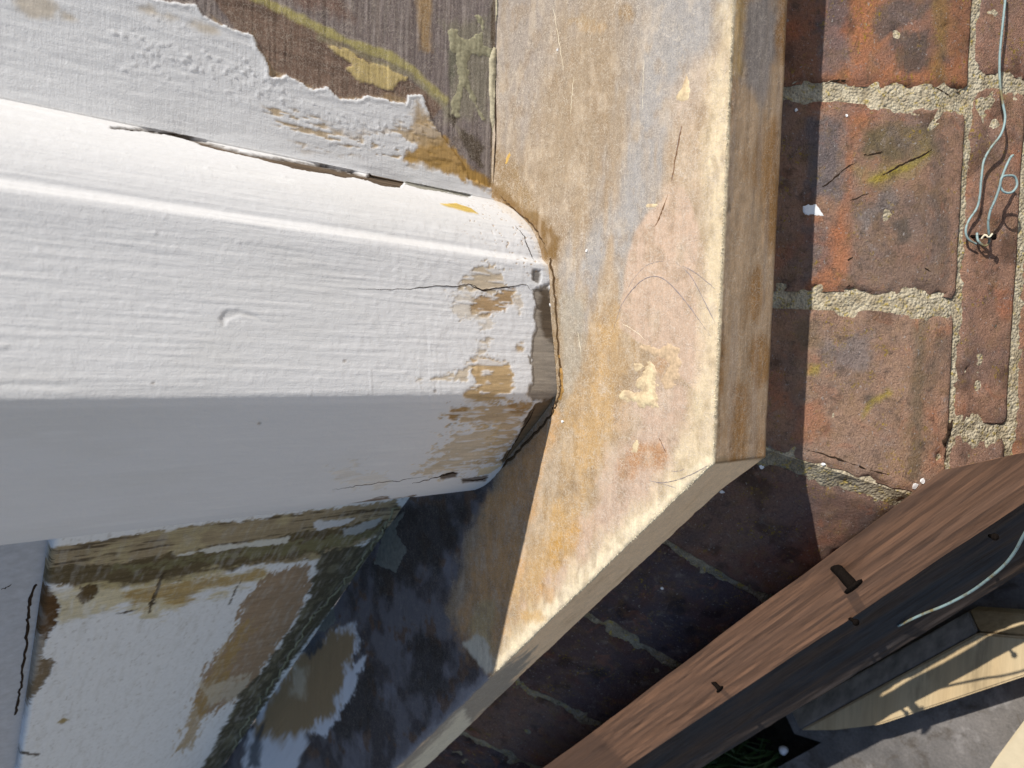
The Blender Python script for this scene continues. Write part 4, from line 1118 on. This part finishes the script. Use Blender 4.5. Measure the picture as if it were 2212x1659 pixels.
draw("seam", SILL, [(1188, 560), (1197, 620), (1203, 690), (1207, 770), (1210, 830), (1206, 862), (1192, 890), (1160, 932), (1110, 985), (1070, 1022)], 0.0011, M_SEAM, sill, -0.0004, 8, 2.5, False)
draw("seam", SILL, [(1203, 720), (1211, 800), (1213, 850), (1200, 880)], 0.0016, plain("amber seam", (0.30, 0.17, 0.05), 0.6, 0.0, 500, 0.4, 0.2), sill, -0.0010, 8, 2, True)
draw("paint_sliver", POST, [(1187, 655), (1191, 690), (1195, 728)], 0.0005, M_FLAKE, post, 0.0002, 6, .6)
draw("seam", SILL, [(1066, 412), (1088, 432), (1118, 458), (1150, 486), (1172, 520), (1186, 556)], 0.0007, M_SEAM, sill, -0.0003, 8, 2, True)
draw("scribe_line", SILL, c6([(1785, 850), (1765, 960), (1735, 1110), (1715, 1230), (1695, 1350)]), 0.0006, M_BROWN, sill, -0.0003, 6, .6)
draw("scribe_line", SILL, c6([(1690, 1370), (1640, 1500), (1600, 1600), (1570, 1650)]), 0.0007, M_BROWN, sill, -0.0004, 6, .6)
draw("scribe_line", SILL, c3([(1385, 1245), (1430, 1330), (1465, 1420)]), 0.0005, M_BROWN, sill, -0.0003, 6, .6)
for pl, r in [(c6([(842, 0), (865, 140), (895, 320), (930, 560)]), .00016), (c6([(1000, 540), (985, 680), (975, 860)]), .00016), (c6([(1505, 420), (1498, 560), (1490, 860)]), .00013),
              (c3([(740, 400), (750, 480), (770, 600)]), .00016), (c3([(1080, 330), (1200, 400), (1310, 500)]), .00014), (c3([(500, 1000), (560, 700), (600, 600)]), .00014),
              (c3([(480, 1330), (500, 1180), (520, 1060)]), .00014)]:
    draw("scratch", SILL, pl, r, M_FIBRE, sill, -0.00006, 8, 1.0)
# cracks in the painted post
for pl, r in [
    (cA([(-120, 625), (0, 628), (120, 625), (240, 612), (330, 615), (400, 605), (450, 628), (520, 622), (600, 615), (650, 605), (680, 630), (715, 625)]), .00022),
    (cA([(605, 335), (640, 370), (660, 420), (680, 470), (690, 490)]), .00030),
    (cA([(400, 610), (450, 632), (530, 622), (600, 614)]), .00034),
    (cB([(0, 1065), (100, 1052), (180, 1035), (300, 1020), (440, 995), (520, 995), (620, 975), (760, 960)]), .00022),
    (cB([(640, 1015), (760, 985), (860, 960), (1000, 930)]), .00034),
    (cB([(860, 955), (950, 925), (1015, 930)]), .0007),
    (cB([(1040, 985), (1150, 985), (1260, 965)]), .0006),
    (cB([(1640, 400), (1560, 540), (1450, 720), (1375, 850)]), .00045),
    ([(255, 280), (330, 285), (420, 296)], .00018)]:
    draw("crack", POST, pl, r, M_CRACK_SHADE, post, 0.0, 6, 1.2)
patch("filler_patch", POST, cB([(1375, 845), (1365, 880), (1270, 940), (1160, 960), (1180, 890), (1290, 870)]), 0.0003, plain("stone coloured filler", (0.62, 0.52, 0.36), 0.5, 0.0002, 500, 0.1), post, 2.2, 5, 14, 1.5)

# torn fibres along the nosing
V, Fc = [], []
def fibre(p, d, L, w):
    d = d / np.linalg.norm(d)
    s = np.cross(d, rng.normal(size=3)); s = s / np.linalg.norm(s) * w
    k = len(V)
    V.extend([p - s, p + s, p + d * L]); Fc.append((k, k + 1, k + 2))
for i in range(3400):
    u = rng.random()
    if u < 0.55:
        f = rng.random()
        p = np.array([-0.05 + 0.27 * f, T0 + 0.0008 * rng.random(), -0.0006 * rng.random()]); o = np.array([0, -1, 0.15])
    elif u < .9:
        s = 0.24 * rng.random()
        p = np.array([-0.0509 - s / sqrt(2), T0 + s / sqrt(2) + 0.0006, -0.0006 * rng.random()]); o = np.array([-.7, -.7, 0.15])
    else:
        continue
    big_ = rng.random() ** 4
    fibre(p, o + 0.8 * rng.normal(size=3) * np.array([1, .5, .6]), 0.0004 + 0.0016 * big_, 0.00008 + 0.0001 * rng.random())
fb = link("wood_fibre", mesh_lists("wood_fibre", V, Fc), M_FIBRE, sill, smooth=False)
fb["kind"] = "stuff"

CASE = bvh_of(case.data)
draw("crack", CASE, c4([(178, 590), (150, 660), (135, 750), (128, 850), (118, 950), (104, 1050), (92, 1120), (74, 1215)]), 0.0012, M_CRACK_SHADE, case, -0.0005, 6, 2.5, False)
draw("crack", CASE, c4([(60, 590), (30, 610), (0, 620)]), 0.0005, M_CRACK_SHADE, case, -0.0002, 5, 1)
# ------------------------------------------------------------------ boards along the angled side
def plank(name, X, Y, Z, O, x0, x1, section, mat, parent=None, amp=0.0008, seed=0, skew=0.0, step=0.004, label=None, undercut=0.0):
    """section is a closed outline in (Y, Z); the length runs along X"""
    sec = np.array(section + section[:1], float)
    sec = resample(sec, step)[:-1]
    n = max(4, int((x1 - x0) / (step * 1.5)))
    st = np.linspace(x0, x1, n)
    L = np.stack([st[:, None] + (skew * sec[None, :, 0] - undercut * sec[None, :, 1]) * (1 - sm(st, x0, x0 + .05))[:, None], np.tile(sec[:, 0], (n, 1)), np.tile(sec[:, 1], (n, 1))], -1)
    q = L.reshape(-1, 3)
    L[..., 1] += (amp * fbm(q, (14, 90, 90), seed)).reshape(L.shape[:2])
    L[..., 2] += (amp * fbm(q, (18, 160, 160), seed + 3)).reshape(L.shape[:2])
    V = L.reshape(-1, 3)
    m = len(sec)
    Fc = [(i * m + k, i * m + (k + 1) % m, (i + 1) * m + (k + 1) % m, (i + 1) * m + k) for i in range(n - 1) for k in range(m)]
    Fc += [tuple(range(m)), tuple(range((n - 1) * m, n * m))]
    me = mesh_lists(name, V, Fc)
    b = bmesh.new(); b.from_mesh(me); bmesh.ops.recalc_face_normals(b, faces=b.faces); b.to_mesh(me); b.free()
    o = bpy.data.objects.new(name, me); col.objects.link(o); me.materials.append(mat)
    for p in me.polygons: p.use_smooth = False
    M = Matrix(((X[0], Y[0], Z[0], O[0]), (X[1], Y[1], Z[1], O[1]), (X[2], Y[2], Z[2], O[2]), (0, 0, 0, 1)))
    if parent is not None:
        o.parent = parent; o.matrix_local = Matrix.Translation(-root_loc(parent)) @ M
    else:
        o.matrix_world = M
    if label: o["label"] = label
    return o, M
tilt = radians(25)
BX = side.a
BZ = np.array([-cos(tilt) / sqrt(2), -cos(tilt) / sqrt(2), sin(tilt)])
BY = np.cross(BZ, BX)                          # down the face of the board
if BY[2] > 0: BY = -BY
nbk = off_r + 0.0058
BO = on_plane(1600, 1340, np.array([-1, -1, 0]) / sqrt(2) * nbk, (-1, -1, 0))
def on_board(x, y, lift=0.0): return on_plane(x, y, BO + BZ * lift, BZ)
def bl(x, y, lift=0.0):
    q = on_board(x, y, lift) - BO
    return q @ BX, q @ BY
e0 = bl(2030, 1012)[0]
bw = bl(1756, 1395)[1]
ESK = (bl(2212, 978)[0] - e0) / bl(2212, 978)[1]
board = empty("timber_board", tuple(BO + BY * bw), "red brown weathered board running along the angled brick side, rusty nails standing out of it", "board")
dk = bw * sin(tilt) * cos(tilt)
plank("board", BX, BY, BZ, BO, e0, 0.75, [(0.0, 0.0), (bw * .5, 0.0), (bw, 0.0), (bw, -0.009), (bw * .5, -0.008), (0.004, -0.0012)], M_BOARD, board, 0.0009, 5, skew=ESK, undercut=2.5)
bw2 = bl(1706, 1545, -0.006)[1]
dboard = empty("dark_board", tuple(BO + BY * bw2), "wet black board below the red brown board, its lower edge scuffed grey", "board")
plank("board", BX, BY, BZ, BO - BZ * 0.007, e0 - 0.10, 0.75, [(bw * .80, 0.0), (bw2 * .6 + bw * .4, 0.0), (bw2, 0.0015), (bw2, -0.006), (bw * .85, -0.006)], M_DARK, dboard, 0.002, 9)
def nail(p0, p1, r, parent, head=True):
    p0, p1 = np.asarray(p0), np.asarray(p1)
    d = (p1 - p0)
    pts = [p0 - d * .15, p0 + d * .35, p0 + d * .7, p1 - d * .12, p1 - d * .1, p1]
    rr = [r, r * .95, r * 1.05, r, r * (1.9 if head else .6), r * (1.8 if head else .3)]
    return link("nail", tube_mesh("nail", pts, rr, 9), M_RUST, parent)
nail(on_board(1806, 1226), on_board(1846, 1270, 0.014), 0.0036, board)
nail(on_board(1836, 1336), on_board(1850, 1345, 0.006), 0.0013, board)
nail(on_board(1542, 1475), on_board(1556, 1490, 0.006), 0.0018, board)
nail(on_board(2140, 1158), on_board(2150, 1160, 0.005), 0.0012, board)

# ------------------------------------------------------------------ wires
c7 = lambda p: from_crop(p, 0.4, 1604, 0)
def on_wall(x, y, lift): return on_low(x, y, lift + 0.001)
w1 = [((1420, -120), .007), ((1418, 0), .007), ((1405, 130), .007), ((1389, 300), .006), ((1390, 450), .006), ((1406, 560), .007), ((1418, 640), .008), ((1396, 725), .008), ((1340, 800), .007), ((1303, 870), .006), ((1290, 960), .006), ((1281, 1060), .005), ((1265, 1125), .004), ((1222, 1190), .003), ((1205, 1245), .003), ((1218, 1290), .003), ((1262, 1318), .003)]
w2 = [((1266, 1258), .002), ((1272, 1300), .003), ((1308, 1328), .004), ((1332, 1300), .005), ((1326, 1210), .008), ((1338, 1140), .010), ((1366, 1075), .012), ((1388, 1010), .014), ((1400, 960), .015), ((1432, 948), .015), ((1470, 955), .015), ((1482, 1000), .015), ((1455, 1038), .015), ((1415, 1038), .014), ((1392, 1005), .013), ((1402, 955), .013), ((1425, 895), .014), ((1448, 850), .014), ((1462, 838), .014)]
pts = [on_wall(*c7([p])[0], l) for p, l in w1]
wire = link("wire", tube_mesh("wire", spline(pts, 8), 0.00068, 8), M_WIRE)
put(wire, "long grey green wire running past the mortar joints to a nail in the wall", "wire", "loose garden wires")
pts = [on_wall(*c7([p])[0], l) for p, l in w2]
wire2 = link("wire", tube_mesh("wire", spline(pts, 8), 0.00070, 8), M_WIRE)
put(wire2, "short grey green wire with a curled pigtail loop, hooked on the wall nail", "wire", "loose garden wires")
pts = [on_board(x, y, l) for x, y, l in [(2260, 1080, .02), (2215, 1150, .018), (2192, 1192, .016), (2165, 1225, .014), (2120, 1262, .010), (2085, 1285, .006), (2040, 1308, .002), (1990, 1328, -.002), (1940, 1352, -.006)]]
wire3 = link("wire", tube_mesh("wire", spline(pts, 6), 0.0009, 8), M_WIRE)
put(wire3, "grey green wire drooping over the black lower board", "wire", "loose garden wires")
a, b = on_wall(*c7([(1206, 1276)])[0], -0.004), on_wall(*c7([(1368, 1279)])[0], 0.010)
nail(a, b, 0.0010, wall)
tw = spline([on_wall(*c7([p])[0], l) for p, l in [((1290, 1290), .005), ((1310, 1268), .007), ((1330, 1282), .008), ((1350, 1262), .009)]], 6)
link("tie", tube_mesh("tie", tw, 0.0006, 6), M_FIBRE, wall)

# ------------------------------------------------------------------ flakes, splash and lichen lumps on the bricks
bpy.context.view_layer.update()
Vb, Fb = [], []
for o in wall.children:
    if o.name.startswith(("brick", "mortar")):
        k = len(Vb)
        Vb.extend(v.co[:] for v in o.data.vertices)
        Fb.extend(tuple(i + k for i in p.vertices) for p in o.data.polygons if len(p.vertices) == 4)
WALL = BVHTree.FromPolygons(Vb, Fb)
patch("paint_splash", WALL, c7([(352, 1105), (395, 1100), (412, 1120), (446, 1165), (440, 1172), (380, 1160), (340, 1158), (318, 1140), (330, 1112)]), 0.0006, M_FLAKE, wall, 2, 3, 20, 3, label="splash of white paint on a brick")
for pl, rr_ in [([(640, 842), (700, 832), (775, 818)], .0007), ([(690, 960), (760, 945), (830, 905), (890, 872), (950, 850), (1010, 815), (1042, 765)], .0008), ([(380, 1030), (470, 985), (560, 905), (640, 870)], .0006), ([(560, 1095), (640, 1060), (700, 1035)], .0005),
                ([(440, 455), (520, 432), (570, 440)], .0007), ([(560, 1410), (600, 1385)], .0006), ([(980, 1440), (1020, 1470)], .0006), ([(1025, 465), (1075, 490), (1130, 525)], .0008), ([(545, 1550), (590, 1540)], .0009)]:
    draw("fissure_shadow", WALL, c7(pl), rr_, M_CRACK_SHADE, wall, -rr_ * .55, 6, 1.2)
draw("fissure_shadow", WALL, [(2058, 900), (2052, 925), (2042, 950), (2040, 968)], 0.0024, M_CRACK_SHADE, wall, -0.001, 5, 2)
draw("fissure_shadow", WALL, [(1722, 968), (1790, 985), (1870, 1012), (1965, 1040)], 0.0009, M_CRACK_SHADE, wall, -0.0006, 6, 1.5)  # dark tube drawn as the shadow line along the mitre mortar
flake_spots = [(WALL, 1645, 1009, 7, "on the shaded mortar joint beside the sill's corner"), (WALL, 1992, 1040, 9, "at the lower end of the slanting mortar joint"), (WALL, 1976, 1050, 9, "beside another flake just above the red brown board"), (WALL, 1828, 250, 4, "near the top of the upper lit brick"), (WALL, 1720, 238, 5, "on the shaded mortar by the sill's front"),
               (WALL, 1430, 1270, 6, "on the shaded angled brick"), (SILL, 1216, 910, 4, "on the sanded sill near the post's shadow"), (SILL, 1268, 541, 4, "on the grey part of the sill"), (SILL, 1205, 108, 4, "near the top of the sanded sill"), (WALL, 1778, 1002, 6, "on the sunlit slanting joint"), (WALL, 1560, 1062, 6, "below the sill's angled edge")]
for tree, x, y, r, where in flake_spots:
    p, n = hit(tree, x, y)
    if p is None: continue
    r = r / F * 0.42
    e1 = np.cross(n, rng.normal(size=3)); e1 /= np.linalg.norm(e1); e2 = np.cross(n, e1)
    k = 7
    ring = [p + n * (0.0003 + 0.0005 * rng.random()) + (e1 * cos(2 * pi * i / k) + e2 * sin(2 * pi * i / k)) * r * (0.55 + 0.5 * rng.random()) for i in range(k)]
    low = [q - n * 0.0006 for q in ring]
    V = ring + low
    Fc = [tuple(range(k)), tuple(range(2 * k - 1, k - 1, -1))] + [(i, i + k, (i + 1) % k + k, (i + 1) % k) for i in range(k)]
    o = link("paint_flake", mesh_lists("paint_flake", V, Fc), M_FLAKE, smooth=False)
    put(o, "tiny white paint flake lying " + where, "paint flake", "fallen white paint flakes")

# ------------------------------------------------------------------ offcuts on the path
def solid(name, top, low, mat, parent=None):
    k = len(top)
    me = mesh_lists(name, list(top) + list(low), [tuple(range(k)), tuple(range(2 * k - 1, k - 1, -1))] + [(i, i + k, (i + 1) % k + k, (i + 1) % k) for i in range(k)])
    b = bmesh.new(); b.from_mesh(me); bmesh.ops.recalc_face_normals(b, faces=b.faces)
    bmesh.ops.bevel(b, geom=list(b.edges), offset=0.0015, segments=2, affect='EDGES')
    b.to_mesh(me); b.free()
    return link(name, me, mat, parent, smooth=False)
zt = GZ + 0.045
top = [on_level(x, y, zt) for x, y in [(2111, 1368), (1728, 1578), (1800, 1578), (1900, 1566), (2212, 1462), (2420, 1395), (2420, 1392)]]
low = [np.array([p[0], p[1], GZ]) for p in top]
off1 = empty("timber_offcut", tuple(on_level(1950, 1500, GZ)), "pale mitre cut softwood offcut lying on the concrete below the boards", "timber offcut", "pale timber offcuts")
solid("block", top, low, M_PALE, off1)
M_WEATHERED_SHADE = plain("weathered timber greyed for shade", (0.50, 0.485, 0.46), 0.85, 0.0006, 60, 0.5, 0.2)  # grey holds both weathering and the shade painted on this side
A, B, T1, T2 = on_level(2092, 1321, GZ + .020), on_level(2110, 1366, zt - .002), on_level(1726, 1576, zt - .002), on_level(1708, 1538, GZ + .020)
A2, T22 = A.copy(), T2.copy(); A2[2] = T22[2] = GZ
B2, T12 = B.copy(), T1.copy(); B2[2] = T12[2] = GZ
o = solid("side_face", [A, B, T1, T2], [A2, B2, T12, T22], M_WEATHERED_SHADE, off1); o["label"] = "weathered sloping side of the offcut, greyed to stand for shade"
E1, E2 = on_level(2440, 1342, GZ + .020), on_level(2440, 1392, zt - .002)
E12, E22 = E1.copy(), E2.copy(); E12[2] = E22[2] = GZ
o = solid("cut_end", [A + np.array([.001, 0, 0]), E1, E2, B + np.array([.001, -.001, 0])], [A2 + np.array([.001, 0, 0]), E12, E22, B2 + np.array([.001, -.001, 0])], M_PALE, off1); o["label"] = "yellow sawn end of the offcut"
zt = GZ + 0.06
top = [on_level(x, y, zt) for x, y in [(2118, 1690), (2150, 1640), (2200, 1572), (2240, 1520), (2420, 1560), (2300, 1800)]]
off2 = empty("timber_offcut", tuple(on_level(2200, 1650, GZ)), "cream coloured softwood offcut showing its corner at the picture's lower right", "timber offcut", "pale timber offcuts")
solid("block", top, [np.array([p[0], p[1], GZ]) for p in top], plain("cream planed softwood", (0.52, 0.44, 0.30), 0.7, 0.0003, 60, 0.12), off2)

# pebble, soil clods and grass at the foot of the wall
def lump(name, p, r, mat, seed):
    b = bmesh.new(); bmesh.ops.create_icosphere(b, subdivisions=2, radius=r)
    for v in b.verts:
        q = np.array([v.co[:]])
        v.co *= 1 + 0.35 * float(vnoise(q, 1.1 / r, seed)[0]); v.co.z *= .7
    me = bpy.data.meshes.new(name); b.to_mesh(me); b.free()
    o = link(name, me, mat); o.location = tuple(np.asarray(p) + np.array([0, 0, r * .5]))
    return o
put(lump("pebble", on_level(1696, 1618, GZ - .008), 0.005, M_FLAKE, 2), "small white pebble in the dark soil beside the path", "pebble")
V, Fc = [], []
for i in range(160):
    x, y = rng.normal(1585, 55), rng.normal(1632, 22)
    p = on_level(x, y, GZ - .012)
    h = 0.02 + 0.05 * rng.random()
    lean = rng.normal(size=2) * 0.02
    s = rng.normal(size=2); s = s / np.hypot(*s) * 0.0018
    k = len(V)
    q = p + np.array([lean[0] * .4, lean[1] * .4, h * .6])
    V.extend([p + np.array([s[0], s[1], 0]), p - np.array([s[0], s[1], 0]), q - np.array([s[0], s[1], 0]) * .7, q + np.array([s[0], s[1], 0]) * .7, p + np.array([lean[0], lean[1], h])])
    Fc.extend([(k, k + 1, k + 2, k + 3), (k + 3, k + 2, k + 4)])
g = link("grass", mesh_lists("grass", V, Fc), M_GRASS, smooth=False)
put(g, "tuft of grass blades growing in the soil at the foot of the wall", "grass", None, "stuff")
